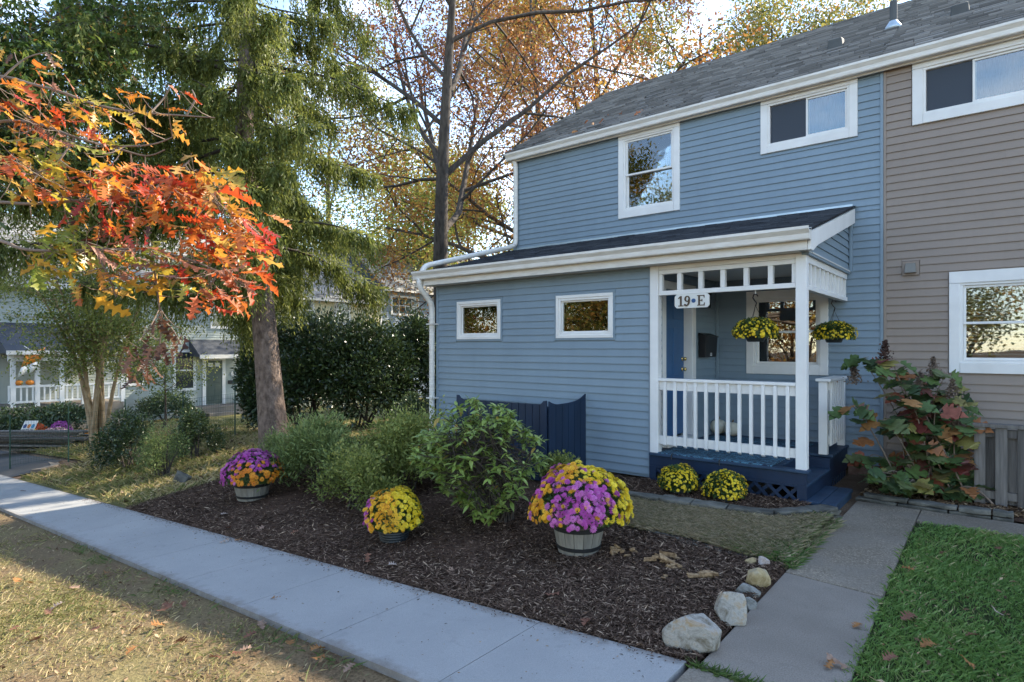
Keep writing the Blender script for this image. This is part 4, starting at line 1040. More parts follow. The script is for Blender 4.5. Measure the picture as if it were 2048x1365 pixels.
# ------------------------------------------------------------------ stones
def blob(seed, rx, ry, rz, facets=22, sub=4, rough=0.085):
    rr = np.random.RandomState(seed)
    import bmesh
    bm = bmesh.new(); bmesh.ops.create_icosphere(bm, subdivisions=sub, radius=1.0)
    pl = [(unit(rr.normal(size=3)), rr.uniform(0.52, 0.82)) for _ in range(facets)]
    w = rr.normal(size=(6, 3))*2.2; ph = rr.rand(6)*6
    for v in bm.verts:
        p = np.array(v.co)
        for nrm, d in pl:
            k_ = p.dot(nrm)
            if k_ > d: p = p - nrm*(k_-d)*0.95
        nz = sum(math.sin(p.dot(w[i])+ph[i]) for i in range(6))/6
        nz2 = sum(math.sin(p.dot(w[i])*3.3+ph[i]) for i in range(6))/6
        p = p*(1+rough*nz+rough*0.35*nz2)
        v.co = (p[0]*rx, p[1]*ry, p[2]*rz)
    me = bpy.data.meshes.new('stone'); bm.to_mesh(me); bm.free()
    me.polygons.foreach_set('use_smooth', np.ones(len(me.polygons), dtype=bool))
    return me
def rockmat(name, a, b, c):
    m, nt, bs = nodes(name)
    cc = ramp(nt, noise(nt, 9, 7, 0.7, None, 0.5), [(0.36, mul(a, 0.8)), (0.52, b), (0.64, c)])
    nz = noise(nt, 30, 6, 0.7)
    cc = mix(nt, ramp(nt, nz, [(0.55, (0, 0, 0)), (0.75, (0.5,)*3)]), cc, mul(a, 0.35))
    nt.links.new(cc, bs.inputs['Base Color']); bs.inputs['Roughness'].default_value = 0.9; bs.inputs['Specular IOR Level'].default_value = 0.2
    bump(nt, bs, noise(nt, 26, 8, 0.7), 0.7, 0.02)
    return m
M['rock_white'] = rockmat('quartz_rock', (0.20, 0.165, 0.115), (0.36, 0.335, 0.29), (0.33, 0.235, 0.135))
M['rock_tan'] = rockmat('tan_rock', (0.30, 0.22, 0.10), (0.40, 0.31, 0.17), (0.36, 0.30, 0.20))
M['rock_grey'] = rockmat('grey_rock', (0.13, 0.13, 0.11), (0.24, 0.235, 0.215), (0.20, 0.175, 0.14))
M['rock_pink'] = rockmat('pinkish_rock', (0.33, 0.25, 0.20), (0.44, 0.38, 0.34), (0.38, 0.32, 0.27))
def rock(label, u, v, rx, ry, rz, m, seed, rot=0, sink=0.32):
    g_ = G(u, v); me = blob(seed, rx, ry, rz); me.materials.append(M[m])
    o = bpy.data.objects.new('rock', me); o.location = (g_.x, g_.y, g_.z+rz*(1-sink*2)); o.rotation_euler = (0, 0, rot); place(o)
    tag(o, label, 'rock', 'rocks edging the bed along the walk')
rock('largest flat topped white rock at the corner of walk and sidewalk', 1394, 1292, 0.20, 0.17, 0.155, 'rock_white', 5, 0.3)
rock('rugged white rock second from the sidewalk beside the walk', 1458, 1238, 0.14, 0.125, 0.145, 'rock_white', 8, 1.0)
rock('small grey rock tucked right of the rugged white rock', 1500, 1216, 0.075, 0.07, 0.07, 'rock_grey', 12, 0.2)
rock('low greenish grey rock behind the small grey one', 1494, 1190, 0.10, 0.07, 0.065, 'rock_grey', 15, 0.7)
rock('smooth rounded tan rock beside the walk', 1516, 1170, 0.12, 0.105, 0.12, 'rock_tan', 19, 0.9)
rock('small yellowish rock behind the tan one, on the left', 1500, 1130, 0.065, 0.055, 0.055, 'rock_tan', 22, 0.4)
rock('small pinkish rock behind the tan one, on the right', 1528, 1130, 0.075, 0.055, 0.06, 'rock_pink', 27, 1.3)
g_ = G(362, 968); me = blob(31, 0.26, 0.16, 0.15); me.materials.append(M['stone_edge']); o = bpy.data.objects.new('rock', me); o.location = (g_.x, g_.y, g_.z+0.08); place(o)
tag(o, 'dark grey boulder at the far end of the mulch bed', 'rock')

def slabstone(parent, a, b, w, h, z, seed):
    rr = np.random.RandomState(seed); a = np.array(a); b = np.array(b); d = b-a; L_ = np.linalg.norm(d); d /= L_; nrm = np.array([-d[1], d[0]])
    n = 5; V = []; 
    for lev in (0, 1):
        for side in (0, 1):
            for i in range(n):
                f = i/(n-1); p = a+d*L_*f + nrm*((side-0.5)*w + rr.uniform(-0.018, 0.018))
                e = 0.02 if i in (0, n-1) else 0
                V.append((p[0], p[1], z + (h if lev else 0) + rr.uniform(-0.006, 0.006)))
    F = []
    def idx(l, s, i): return l*2*n+s*n+i
    for i in range(n-1):
        F += [(idx(1,0,i), idx(1,0,i+1), idx(1,1,i+1), idx(1,1,i)), (idx(0,0,i+1), idx(0,0,i), idx(0,1,i), idx(0,1,i+1)),
              (idx(0,0,i), idx(0,0,i+1), idx(1,0,i+1), idx(1,0,i)), (idx(0,1,i+1), idx(0,1,i), idx(1,1,i), idx(1,1,i+1))]
    F += [(idx(0,1,0), idx(0,0,0), idx(1,0,0), idx(1,1,0)), (idx(0,0,n-1), idx(0,1,n-1), idx(1,1,n-1), idx(1,0,n-1))]
    o = bpy.data.objects.new('stone', np_mesh('stone', V, F, M['stone_edge'])); place(o, parent)
    b_ = o.modifiers.new('bevel', 'BEVEL'); b_.width = 0.008; b_.segments = 2
def drystone(T, pts, courses, w=0.15, h0=0.042, z0=0.0):
    P = [np.array(p) for p in pts]; seg = [np.linalg.norm(q-p) for p, q in zip(P[:-1], P[1:])]; tot = sum(seg)
    def pt(s):
        for p, q, l in zip(P[:-1], P[1:], seg):
            if s <= l: return p+(q-p)*s/l
            s -= l
        return P[-1]
    for c in range(courses):
        s = -0.05 + 0.13*c; k = 0
        while s < tot-0.1:
            l = 0.24+0.26*rng.rand(); e = min(s+l, tot)
            slabstone(T, pt(max(s, 0)), pt(e-0.012), w+0.05*rng.rand()-c*0.01, h0*(0.85+0.3*rng.rand()), z0+gz(pt(s)[0], pt(s)[1])*0 + c*(h0+0.004), rng.randint(9999)); s = e
E1 = thing('stone_edging', (-2.5, 6.3, 0), 'low dry stacked flagstone edging around the porch planting bed', 'edging')
drystone(E1, [(-3.62, 6.22), (-3.1, 6.22), (-2.5, 6.28), (-1.95, 6.34), (-1.72, 6.42), (-1.45, 6.86), (-1.38, 7.08)], 3, 0.17, 0.042, -0.02)
E2 = thing('stone_edging', (-0.6, 7.98, 0), 'low flagstone edging in front of the hydrangea bed', 'edging')
drystone(E2, [(-1.32, 8.02), (-0.9, 7.98), (-0.4, 7.96), (0.1, 7.97)], 2, 0.13, 0.045, -0.01)
E3 = thing('buried_stone_edging', (-2.3, 5.3, 0), 'sunken slate edging between mulch bed and brown grass', 'edging')
drystone(E3, [(-3.0, 5.42), (-2.3, 5.28), (-1.7, 5.16), (-1.36, 5.10)], 1, 0.09, 0.03, -0.008)
#@@VEG
# ------------------------------------------------------------------ vegetation helpers
def tubes_np(segs, n=6):
    """segs: list of (points Nx3, radii N) -> V, F"""
    V = []; F = []; b = 0
    an = np.arange(n)*2*math.pi/n; ca, sa = np.cos(an), np.sin(an)
    for P, Rr in segs:
        P = np.asarray(P, float); m = len(P)
        if m < 2: continue
        D = np.gradient(P, axis=0); D = unit(D)
        ref = np.array([0.31, 0.87, 0.38]); A = np.cross(D, ref); A = unit(A); B = np.cross(D, A)
        ring = P[:, None, :] + (A[:, None, :]*ca[None, :, None] + B[:, None, :]*sa[None, :, None])*np.asarray(Rr)[:, None, None]
        V.append(ring.reshape(-1, 3))
        i = np.arange(m-1)[:, None]*n; k = np.arange(n)[None, :]; k2 = (k+1) % n
        F.append((np.stack([i+k, i+k2, i+n+k2, i+n+k], -1).reshape(-1, 4)) + b); b += m*n
    return np.concatenate(V), np.concatenate(F)
def tube_obj(name, segs, m, parent, n=6):
    V, F = tubes_np(segs, n)
    o = bpy.data.objects.new(name, np_mesh(name, V, F, M[m], smooth=True))
    if name == 'branches': o['kind'] = 'stuff'
    return place(o, parent)
def curve(p, d, L_, n, r, wob=0.12, up=0.0):
    pts = [np.array(p, float)]; d = np.array(d, float)
    for i in range(n):
        d = unit(d + r.normal(size=3)*wob + np.array([0, 0, up]))
        pts.append(pts[-1] + d*L_/n)
    return np.array(pts), d
def grow(p, d, L_, rad, level, maxl, r, segs, tips, nb=(4, 4, 4), wob=0.13, up=0.03, spread=0.75, ratio=0.58, first=0.35, flare=0.0):
    n = 7 if level == 0 else 5
    pts, dd = curve(p, d, L_, n, r, wob*(0.4 if level == 0 else 1), up)
    f = np.linspace(0, 1, len(pts))
    rr = rad*(1-0.88*f**0.75) if level == 0 else (rad*(1-0.62*f) if level < maxl else rad*(1-0.8*f))
    if level == 0 and flare: rr = rr*(1+flare*np.exp(-f*14))
    segs[min(level, 2)].append((pts, rr))
    if level >= maxl:
        tips.append(pts); return
    k = nb[min(level, len(nb)-1)]
    for i in range(k):
        t = first + (1-first)*(i+r.rand()*0.8)/k; t = min(t, 0.99)
        x = t*(len(pts)-1); j = int(x); q = pts[j] + (pts[min(j+1, len(pts)-1)]-pts[j])*(x-j)
        ax = unit(pts[min(j+1, len(pts)-1)]-pts[j]); side = unit(np.cross(ax, r.normal(size=3)))
        nd = unit(ax*(1-spread*0.55) + side*spread*(0.8+0.4*r.rand()))
        if level == 0: nd[2] = max(nd[2], -0.05)
        grow(q, nd, L_*ratio*(0.75+0.5*r.rand())*(1.15-0.5*t), max(rr[j]*(0.55 if level == 0 else 0.55), 0.004), level+1, maxl, r, segs, tips, nb, wob, up, spread, ratio, 0.2)
def tree(label, base, height, rad, m_leaf, nleaf, lsize, seed, nb=(7, 5, 5), maxl=3, cat='tree', group='autumn trees behind the houses', bark='bark2', ratio=0.56, spread=0.8, first=0.3, lean=(0, 0), scatter=0.35, up=0.03, clip=None, name='tree', drop=0.25, aspect=0.55, infront=True):
    r = np.random.RandomState(seed)
    T = thing(name, base, label, cat, group)
    segs = {0: [], 1: [], 2: []}; tips = []
    grow(base, unit(np.array([lean[0], lean[1], 1.0])), height, rad, 0, maxl, r, segs, tips, nb, up=up, spread=spread, ratio=ratio, first=first, flare=0.5)
    tube_obj('trunk', segs[0], bark, T, 9)
    tube_obj('branches', segs[1]+segs[2], bark, T, 4)
    if nleaf:
        A = np.concatenate(tips); idx = r.randint(len(A), size=nleaf*4)
        P = A[idx] + r.normal(size=(nleaf*4, 3))*scatter*np.array([1, 1, 0.75])
        if infront:
            dd_ = -S_*P[:, 0]+C_*P[:, 1]; uu_ = CX+FP*(C_*P[:, 0]+S_*P[:, 1])/np.maximum(dd_, 0.1); vv_ = HY-FP*(P[:, 2]-EYE)/np.maximum(dd_, 0.1)
            ok = (uu_ > -250) & (uu_ < 2300) & (vv_ > -200); P = P[ok | (r.rand(len(P)) < 0.06)]
        P = P[:nleaf] if len(P) > nleaf else P; nleaf = len(P)
        D = rdir(nleaf, r) + np.array([0, 0, -drop]); Nn = rdir(nleaf, r) + np.array([0, 0, 0.5])
        s_ = lsize*(0.7+0.6*r.rand(nleaf))
        cl = np.clip(0.5 + 0.5*np.sin(P[:, 0]*1.3+seed)*np.cos(P[:, 1]*1.1+P[:, 2]*1.7) + r.normal(size=nleaf)*0.25, 0, 1)
        cloud_obj('crown', [leaf_cloud(P, D, Nn, s_, s_*aspect, cl)], m_leaf, T)
    return T
def shrub(label, c, rx, ry, rz, m_leaf, n, ls, seed, cat='shrub', group=None, name='shrub', lump=0.18, stems=6, aspect=0.45, shell=0.55, upb=0.5, stemm='bark2', flat=0.0):
    """leaf mass with lumpy outline, gaps and stems from the ground; c = base centre"""
    r = np.random.RandomState(seed); c = np.array(c, float)
    T = thing(name, tuple(c), label, cat, group)
    nl = max(14, int(26*(rx*ry*rz)**0.34))
    cd = rdir(nl, r); cd[:, 2] = np.abs(cd[:, 2])*1.15-0.30
    cen = cd*(0.60+0.22*r.rand(nl, 1)); cr = 0.26+0.2*r.rand(nl)
    i = r.randint(nl, size=n); dirs = rdir(n, r); rad = (shell + (1-shell)*r.rand(n)**0.6)
    Q = cen[i] + dirs*(cr[i]*rad)[:, None]
    Q = Q*(1+lump*r.normal(size=(n, 1))*0.3)
    P = c + Q*np.array([rx, ry, rz]) + np.array([0, 0, rz*0.62])
    keep = P[:, 2] > c[2]+0.02; P = P[keep]; dirs = dirs[keep]; n = len(P)
    D = dirs + rdir(n, r)*0.8 + np.array([0, 0, upb*0.4]); Nn = rdir(n, r)*0.8 + np.array([0, 0, upb])
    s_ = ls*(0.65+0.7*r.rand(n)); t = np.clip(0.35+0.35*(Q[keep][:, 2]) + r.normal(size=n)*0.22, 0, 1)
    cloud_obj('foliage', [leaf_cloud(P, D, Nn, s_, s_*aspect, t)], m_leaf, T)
    segs = []
    for k in range(stems):
        tgt = c + cen[k % nl]*np.array([rx, ry, rz])*0.95 + np.array([0, 0, rz*0.62]); b0 = c + np.array([r.normal()*rx*0.12, r.normal()*ry*0.12, -0.05])
        mid = (b0*0.55+tgt*0.45) + np.array([0, 0, rz*0.1])
        f = np.linspace(0, 1, 7)[:, None]; pts = b0*(1-f)**2 + mid*2*f*(1-f) + tgt*f**2 + r.normal(size=(7, 3))*0.01*rz
        segs.append((pts, np.linspace(0.02, 0.006, 7)*(0.5+rz*0.6)))
    tube_obj('stems', segs, stemm, T, 5)
    return T

# ------------------------------------------------------------------ Norway spruce in the court
def spruce(label, trunk, radii, zlo, ztop, maxlen, mleaf, seed, dens=1.0, droop=1.0, name='spruce_tree', zfull=9.6, nsz=1.0):
    r = np.random.RandomState(seed); trunk = np.asarray(trunk, float)
    T = thing(name, tuple(trunk[0]), label, 'tree', 'spruce trees')
    tube_obj('trunk', [(trunk, radii)], 'bark', T, 14)
    segs = []; parts_P = []; parts_D = []; parts_L = []; parts_T = []
    z = zlo; az = 0.3; cnt = 0
    while z < ztop-0.3:
        az += 2.4 + r.normal()*0.3; cnt += 1
        if cnt % 3 == 0 and zfull < 12: az = -0.51 + r.normal()*0.55
        f = (z-zlo)/(ztop-zlo)
        L_ = maxlen*(1-f)**0.75*(0.7+0.45*r.rand())
        if cnt % 3 == 0 and zfull < 12: L_ *= 0.62
        if z < zlo+1.2: L_ *= 0.55+0.35*(z-zlo)/1.2
        j = np.interp(z, trunk[:, 2], np.arange(len(trunk))); j0 = int(j); b0 = trunk[j0] + (trunk[min(j0+1, len(trunk)-1)]-trunk[j0])*(j-j0)
        h = np.array([math.cos(az), math.sin(az), 0]); sd = np.array([-h[1], h[0], 0])
        m = 9; t = np.linspace(0, 1, m)
        wav = r.normal()*0.12
        pts = b0 + h*(t*L_)[:, None] + sd*(np.sin(t*2.5)*wav*L_)[:, None] + np.array([0, 0, 1])*((-0.34*t + 0.10*t**3 + 0.03*np.sin(t*7+r.rand()*6))*L_*droop*(1.15-0.9*f))[:, None]
        segs.append((pts, np.linspace(0.034, 0.007, m)*(0.35+L_/maxlen)))
        d_ = dens*(1.0 if z < zfull else 0.35)
        def along(q):
            x = q*(m-1); i = np.minimum(x.astype(int), m-2); fr = (x-i)[:, None]
            return pts[i]*(1-fr)+pts[i+1]*fr
        # side sprays, nearly flat
        ns = int(15*L_*d_)
        if ns:
            q = 0.22+0.78*r.rand(ns); B0 = along(q); sg = np.where(r.rand(ns) < 0.5, -1, 1)[:, None]
            dd = unit(h*(0.5+0.3*r.rand(ns, 1)) + sd*sg*(0.9) + np.array([0, 0, -0.12]))
            sl_ = (0.30+0.55*r.rand(ns))*(1.1-0.6*q)*min(1, L_/1.6)
            # hanging branchlets from the main branch and from the sprays
            nh = int(135*L_*d_); i = r.randint(ns, size=nh); uu = r.rand(nh); on = r.rand(nh) < 0.72
            HB = np.where(on[:, None], B0[i]+dd[i]*(sl_[i]*uu)[:, None], along(0.2+0.8*r.rand(nh)))
            hl = nsz**0.5*(0.22+0.62*r.rand(nh)**1.3)*min(1, 0.35+L_/2.6)
            hd = unit(np.stack([r.normal(size=nh)*0.13+h[0]*0.15, r.normal(size=nh)*0.13+h[1]*0.15, -np.ones(nh)], 1))
            for Bs, Ds, Ls, nn, tb in ((B0, dd, sl_, 9, 0.66), (HB, hd, hl, 7, 0.5)):
                k = np.repeat(np.arange(len(Bs)), nn); w = np.tile((np.arange(nn)+0.5)/nn, len(Bs)) + r.rand(len(k))*0.05
                P = Bs[k] + Ds[k]*(Ls[k]*w)[:, None]
                out = unit(rdir(len(k), r)*0.55 + Ds[k]*0.9)
                parts_P.append(P); parts_D.append(out); parts_L.append(np.full(len(k), 0.125*nsz)*(1.1-0.4*w)); parts_T.append(np.clip(tb-0.25+0.45*w*(0.3+r.rand(len(Bs)))[k]+r.normal(size=len(k))*0.12, 0, 1))
        z += (0.132 if z < zfull else 0.3)/max(0.6, 1)
    P = np.concatenate(parts_P); D = np.concatenate(parts_D); Ln = np.concatenate(parts_L); tt = np.concatenate(parts_T)
    cloud_obj('needles', [leaf_cloud(P, D, rdir(len(P), r), Ln, Ln*0.24, tt)], mleaf, T)
    tube_obj('branches', segs, 'bark2', T, 5)
    return T
DS = 11.6
tp = [aD(u, v, DS) for u, v in ((552, 925), (549, 880), (541, 800), (533, 700), (521, 560), (503, 420), (489, 300), (490, 150), (498, 40), (503, -120), (507, -500), (509, -900))]
spruce('tall Norway spruce with drooping branches between the houses', tp, [0.36, 0.285, 0.245, 0.225, 0.205, 0.185, 0.165, 0.145, 0.13, 0.11, 0.07, 0.02], 3.05, tp[-1].z, 4.0, 'spruce', 4, 1.15)
b2 = aD(335, 860, 41.0); b2.z = gz(b2.x, b2.y)
spruce('darker spruce standing behind the far green townhouse', [b2 + Vector((0.05*i, 0, i*2.6)) for i in range(9)], np.linspace(0.4, 0.03, 9), b2.z+6.0, b2.z+20.5, 6.2, 'darkspruce', 9, 0.36, zfull=23, nsz=2.0)

# ------------------------------------------------------------------ trees behind and around
def at_ground(u, D, dz=0.0):
    p = aD(u, HY, D); return (p.x, p.y, gz(p.x, p.y)+dz)
ob = aD(893, 700, 16.6)
tree('tall nearly bare oak with rust leaves left of the blue house', (ob.x, ob.y, -0.4), 15.5, 0.31, 'rust', 17000, 0.10, 52, nb=(15, 6, 5), ratio=0.50, spread=0.78, first=0.33, scatter=0.22, up=0.06)
bg = [  # label, u, D, height, leaf, n, size, seed
 ('amber autumn tree rising behind the left end of the blue roof', 1090, 27, 19, 'amber', 30000, 0.16, 61),
 ('olive and gold oak with heavy limbs above the middle of the roof', 1390, 31, 20, 'olive', 30000, 0.19, 66),
 ('olive and amber tree above the right part of the roof', 1610, 34, 21, 'olive', 30000, 0.20, 63),
 ('orange leaved tree showing between bare oak and roof', 1200, 36, 23, 'amber', 26000, 0.18, 64),
 ('yellow green tree low behind the bare oak trunk', 960, 40, 14, 'yellowgreen', 17000, 0.22, 65),
 ('yellow green tree seen between the spruce and bare oak', 790, 46, 16, 'yellowgreen', 16000, 0.25, 68),
 ('tall dark green tree behind the far green townhouse', 350, 46, 22, 'greenoak', 18000, 0.28, 67),
 ('yellowing tree behind the left end of the far row', 130, 42, 17, 'olive', 17000, 0.25, 70),
 ('green tree at the far left edge beside the far porch', -30, 32, 15, 'greenoak', 20000, 0.2, 69),
 ('tall olive tree standing behind the spruce', 640, 52, 25, 'olive', 16000, 0.28, 72)]
for lb, u, D, h, lf, n, s_, sd_ in bg:
    tree(lb, at_ground(u, D, -0.2), h, 0.018*h, lf, n, s_, sd_, nb=(10, 6, 5), scatter=0.6, ratio=0.52, first=0.25)
# wood on the slope behind the camera, seen in the window panes
for i, (x, y, h, lf) in enumerate([(-9, -17, 13, 'amber'), (-16, -14, 12, 'olive'), (-22, -16, 14, 'amber'), (-28, -13, 13, 'olive'), (-34, -18, 14, 'rust'), (-2.5, -20, 13, 'olive'), (5.5, -21, 13, 'amber'), (-17.5, -20, 29, 'olive')]):
    tree(['amber tree mirrored in the porch window', 'olive tree mirrored in the wing window nearer the porch', 'amber tree mirrored in the wing windows', 'olive tree mirrored in the outer wing window', 'rust tree of the wood across the path', 'olive tree of the wood across the path', 'amber tree mirrored in the taupe house window', 'tall olive tree mirrored in the upstairs double hung window'][i],
         (x, y, gz(x, y)-0.1), h*0.52, 0.16, lf, 9000 if h < 20 else 20000, 0.19 if h < 20 else 0.24, 90+i, nb=(13, 6, 5), scatter=0.75, ratio=0.50, first=0.04, infront=False, group='wood across the path, mirrored in windows')
# green oak overhanging the upper left corner
p = at_ground(-190, 9.5)
def crown_tree(label, base, hub, targets, rad, m_leaf, per, lsize, seed, sig, name='oak_tree', group=None, limbs=None):
    r = np.random.RandomState(seed); T = thing(name, tuple(base), label, 'tree', group)
    hub = np.array(hub); base = np.array(base, float)
    f = np.linspace(0, 1, 8)[:, None]; tr_ = base*(1-f)+hub*f + np.sin(f*5)*0.05
    tube_obj('trunk', [(tr_, np.linspace(rad*1.25, rad*0.7, 8))], 'bark2', T, 12)
    segs = []; Ps = []
    for tg in targets:
        tg = np.array(tg); mid = (hub+tg)/2 + np.array([0, 0, 0.35*np.linalg.norm(tg-hub)*0.4]); f = np.linspace(0, 1, 9)[:, None]
        pts = hub*(1-f)**2+mid*2*f*(1-f)+tg*f**2 + r.normal(size=(9, 3))*0.03
        segs.append((pts, np.linspace(rad*0.35, 0.008, 9)))
        for k in range(9):
            s0 = pts[3+r.randint(6)]; e = tg + r.normal(size=3)*sig*1.2; ff = np.linspace(0, 1, 6)[:, None]
            tw = s0*(1-ff)+e*ff + np.array([0, 0, 0.12])*np.sin(ff*3.1); segs.append((tw, np.linspace(0.014, 0.003, 6))); Ps.append(tw[2:])
    tube_obj('branches', segs, 'bark2', T, 5)
    A = np.concatenate(Ps); n = per*len(targets); P = A[r.randint(len(A), size=n)] + r.normal(size=(n, 3))*sig*0.45
    s_ = lsize*(0.6+0.7*r.rand(n))
    return T, P, s_, r
tg = [aD(u, v, D) for u, v, D in ((20, 60, 8.0), (110, 40, 8.6), (190, 90, 9.0), (60, 170, 8.2), (150, 170, 9.0), (20, 260, 8.4), (90, 290, 9.2), (225, 30, 9.4), (-40, 130, 8), (60, 380, 9.6), (10, 330, 9.0))]
T_, P_, s_, r_ = crown_tree('green leaved oak overhanging the upper left corner', p, aD(-230, 240, 9.4), tg, 0.24, 'greenoak', 860, 0.12, 31, 0.42)
n_ = len(P_); D_ = rdir(n_, r_)+np.array([0.2, 0, -0.5])
# lobed outline: three narrow rhombs to a leaf
pr_ = []
for a_ in (-0.75, 0.0, 0.75):
    Nn = rdir(n_, r_)*0.6 + np.array([0, 0, 0.8]) if a_ == -0.75 else Nn
    Du = unit(D_); Nu = unit(Nn - Du*np.sum(Nn*Du, axis=1, keepdims=True)); Su = np.cross(Du, Nu)
    pr_.append(leaf_cloud(P_ + Du*(s_*0.25 if a_ else 0*s_)[:, None], Du*math.cos(a_)+Su*math.sin(a_), Nn, s_*(1.0 if a_ == 0 else 0.55), s_*(0.34 if a_ == 0 else 0.24), np.clip(r_.rand(n_)*1.03, 0, 1)))
cloud_obj('crown', pr_, 'greenoak', T_)

# ------------------------------------------------------------------ near red oak branch: real lobed leaves
def lobed(name, lobes, m, curl=0.12, wmax=0.36, deep=0.55, seed=0, maple=False):
    """leaf of length 1 along +X, lying near z=0, midrib strip with lobed sides"""
    r = np.random.RandomState(seed)
    pts = []
    if maple:
        prof = [(0.0, 0.02), (-0.10, 0.20), (0.04, 0.44), (0.16, 0.38), (0.20, 0.47), (0.30, 0.50), (0.36, 0.30), (0.42, 0.24), (0.56, 0.40), (0.68, 0.34), (0.66, 0.20), (0.76, 0.22), (0.86, 0.12), (1.0, 0.0)]
        prof = [(a, b*0.98+r.normal()*0.01) for a, b in prof]
    else:
        prof = [(0.0, 0.012), (0.08, 0.03)]
        for i in range(lobes):
            c = 0.20+0.62*i/(lobes-1); w = wmax*(0.55+0.45*math.sin(math.pi*(0.2+0.62*i/(lobes-1))))*(1+0.12*r.normal())
            dx = 0.62/(lobes-1)
            prof += [(c-dx*0.30, w*(1-deep)*0.8), (c+dx*0.02, w*0.86), (c+dx*0.26, w), (c+dx*0.30, w*0.8), (c+dx*0.36, w*(1-deep)*0.9)]
        prof += [(0.93, 0.11), (1.0, 0.0)]
    V = []; F = []
    for side in (1, -1):
        for (x_, y_) in prof:
            j = 1+0.1*r.normal() if 0 < y_ else 1
            yy = y_*j
            V.append((x_, side*yy, curl*(yy*0.9 - 1.1*x_*x_*0.5) + 0.015*r.normal()))
    n = len(prof)
    for i in range(n): V.append((max(0, prof[i][0]), 0.0, curl*(-1.1*prof[i][0]**2*0.5)))
    for i in range(n-1):
        F.append((2*n+i, i, i+1, 2*n+i+1)[::-1]); F.append((2*n+i, n+i, n+i+1, 2*n+i+1))
    # stalk
    V += [(-0.22, 0.004, -0.03), (-0.22, -0.004, -0.03), (0.02, 0.006, 0), (0.02, -0.006, 0)]
    F.append((3*n, 3*n+1, 3*n+3, 3*n+2))
    return np_mesh(name, V, F, M[m], smooth=False)
OAK = [lobed('leaf', k_, 'oakleaf', cu, wm, dp, i) for i, (k_, cu, wm, dp) in enumerate(((4, 0.15, 0.30, 0.68), (4, -0.25, 0.28, 0.62), (3, 0.3, 0.32, 0.7), (4, 0.5, 0.28, 0.66), (5, -0.15, 0.29, 0.62)))]
FAL = [lobed('leaf', k_, 'fallen', cu, wm, 0.6, 20+i) for i, (k_, cu, wm) in enumerate(((4, 0.3, 0.36), (4, 0.5, 0.33), (3, -0.4, 0.38)))]
PAL = dict(red=[(0.56, 0.075, 0.02), (0.62, 0.13, 0.03), (0.50, 0.05, 0.025), (0.68, 0.20, 0.04)], orange=[(0.72, 0.26, 0.035), (0.70, 0.32, 0.05), (0.62, 0.18, 0.03), (0.66, 0.40, 0.09)],
           yellow=[(0.62, 0.44, 0.05), (0.50, 0.42, 0.06), (0.66, 0.36, 0.04)], green=[(0.28, 0.34, 0.05), (0.38, 0.40, 0.07), (0.22, 0.27, 0.05)], brown=[(0.13, 0.06, 0.035), (0.10, 0.042, 0.027), (0.17, 0.085, 0.05)],
           pink=[(0.60, 0.30, 0.20), (0.55, 0.22, 0.12)])
def quat_dir(d, nrm, roll=0.0):
    d = Vector(d).normalized(); nrm = Vector(nrm); nrm = (nrm - d*nrm.dot(d))
    if nrm.length < 1e-4: nrm = Vector((0, 0, 1)).cross(d)
    nrm.normalize(); y = nrm.cross(d)
    return Matrix((d, y, nrm)).transposed().to_euler()
DO = 2.9
OB = at_ground(-900, 3.6)
OT = thing('red_oak', OB, 'red oak branch with orange leaves hanging into the left side', 'tree')
hub = aD(-620, 360, 3.4)
tube_obj('trunk', [(np.array([OB, (OB[0]+0.03, OB[1], 1.2), tuple(hub), (hub.x-0.1, hub.y, hub.z+3)]), [0.26, 0.22, 0.19, 0.15])], 'bark2', OT, 12)
limbs = [[(-620, 360, 3.4), (-300, 330, 3.2), (-60, 165, 3.0), (80, 173, 2.95), (200, 212, 2.9), (290, 226, 2.9), (372, 232, 2.9), (430, 236, 2.9)],
         [(-620, 360, 3.4), (-300, 300, 3.2), (-40, 250, 3.0), (60, 245, 2.9), (150, 275, 2.85), (220, 292, 2.85), (300, 290, 2.8), (345, 275, 2.8)],
         [(-620, 360, 3.4), (-300, 420, 3.1), (-40, 405, 2.9), (60, 408, 2.8), (170, 400, 2.8), (300, 385, 2.75), (400, 395, 2.75), (470, 430, 2.75), (520, 470, 2.75)],
         [(-620, 360, 3.4), (-300, 440, 3.0), (-30, 476, 2.75), (40, 497, 2.7), (95, 502, 2.7), (190, 500, 2.7), (290, 500, 2.7), (380, 520, 2.7), (470, 560, 2.7), (512, 588, 2.7)],
         [(300, 500, 2.7), (312, 560, 2.75), (318, 610, 2.8), (324, 640, 2.85), (318, 700, 2.9)], [(324, 640, 2.85), (345, 660, 2.9), (362, 690, 2.9)],
         [(300, 227, 2.9), (325, 200, 2.95), (342, 172, 2.95)], [(372, 232, 2.9), (390, 200, 2.9), (384, 180, 2.9)], [(150, 275, 2.85), (110, 330, 2.8), (60, 350, 2.8)],
         [(190, 500, 2.7), (220, 560, 2.7), (230, 590, 2.7)], [(300, 385, 2.75), (370, 330, 2.85), (380, 320, 2.85)], [(0, 160, 2.95), (50, 118, 3.0), (95, 105, 3.0)], [(220, 292, 2.85), (290, 312, 2.85), (330, 300, 2.85)]]
def smooth_path(cp, k=5):
    P = np.array([tuple(aD(*c)) for c in cp]); n = len(P); out = []
    for i in range(n-1):
        p0, p1, p2, p3 = P[max(i-1, 0)], P[i], P[i+1], P[min(i+2, n-1)]
        for t in np.linspace(0, 1, k, endpoint=False):
            out.append(0.5*((2*p1)+(-p0+p2)*t+(2*p0-5*p1+4*p2-p3)*t*t+(-p0+3*p1-3*p2+p3)*t**3))
    out.append(P[-1]); return np.array(out)
segs = []; lpts = []
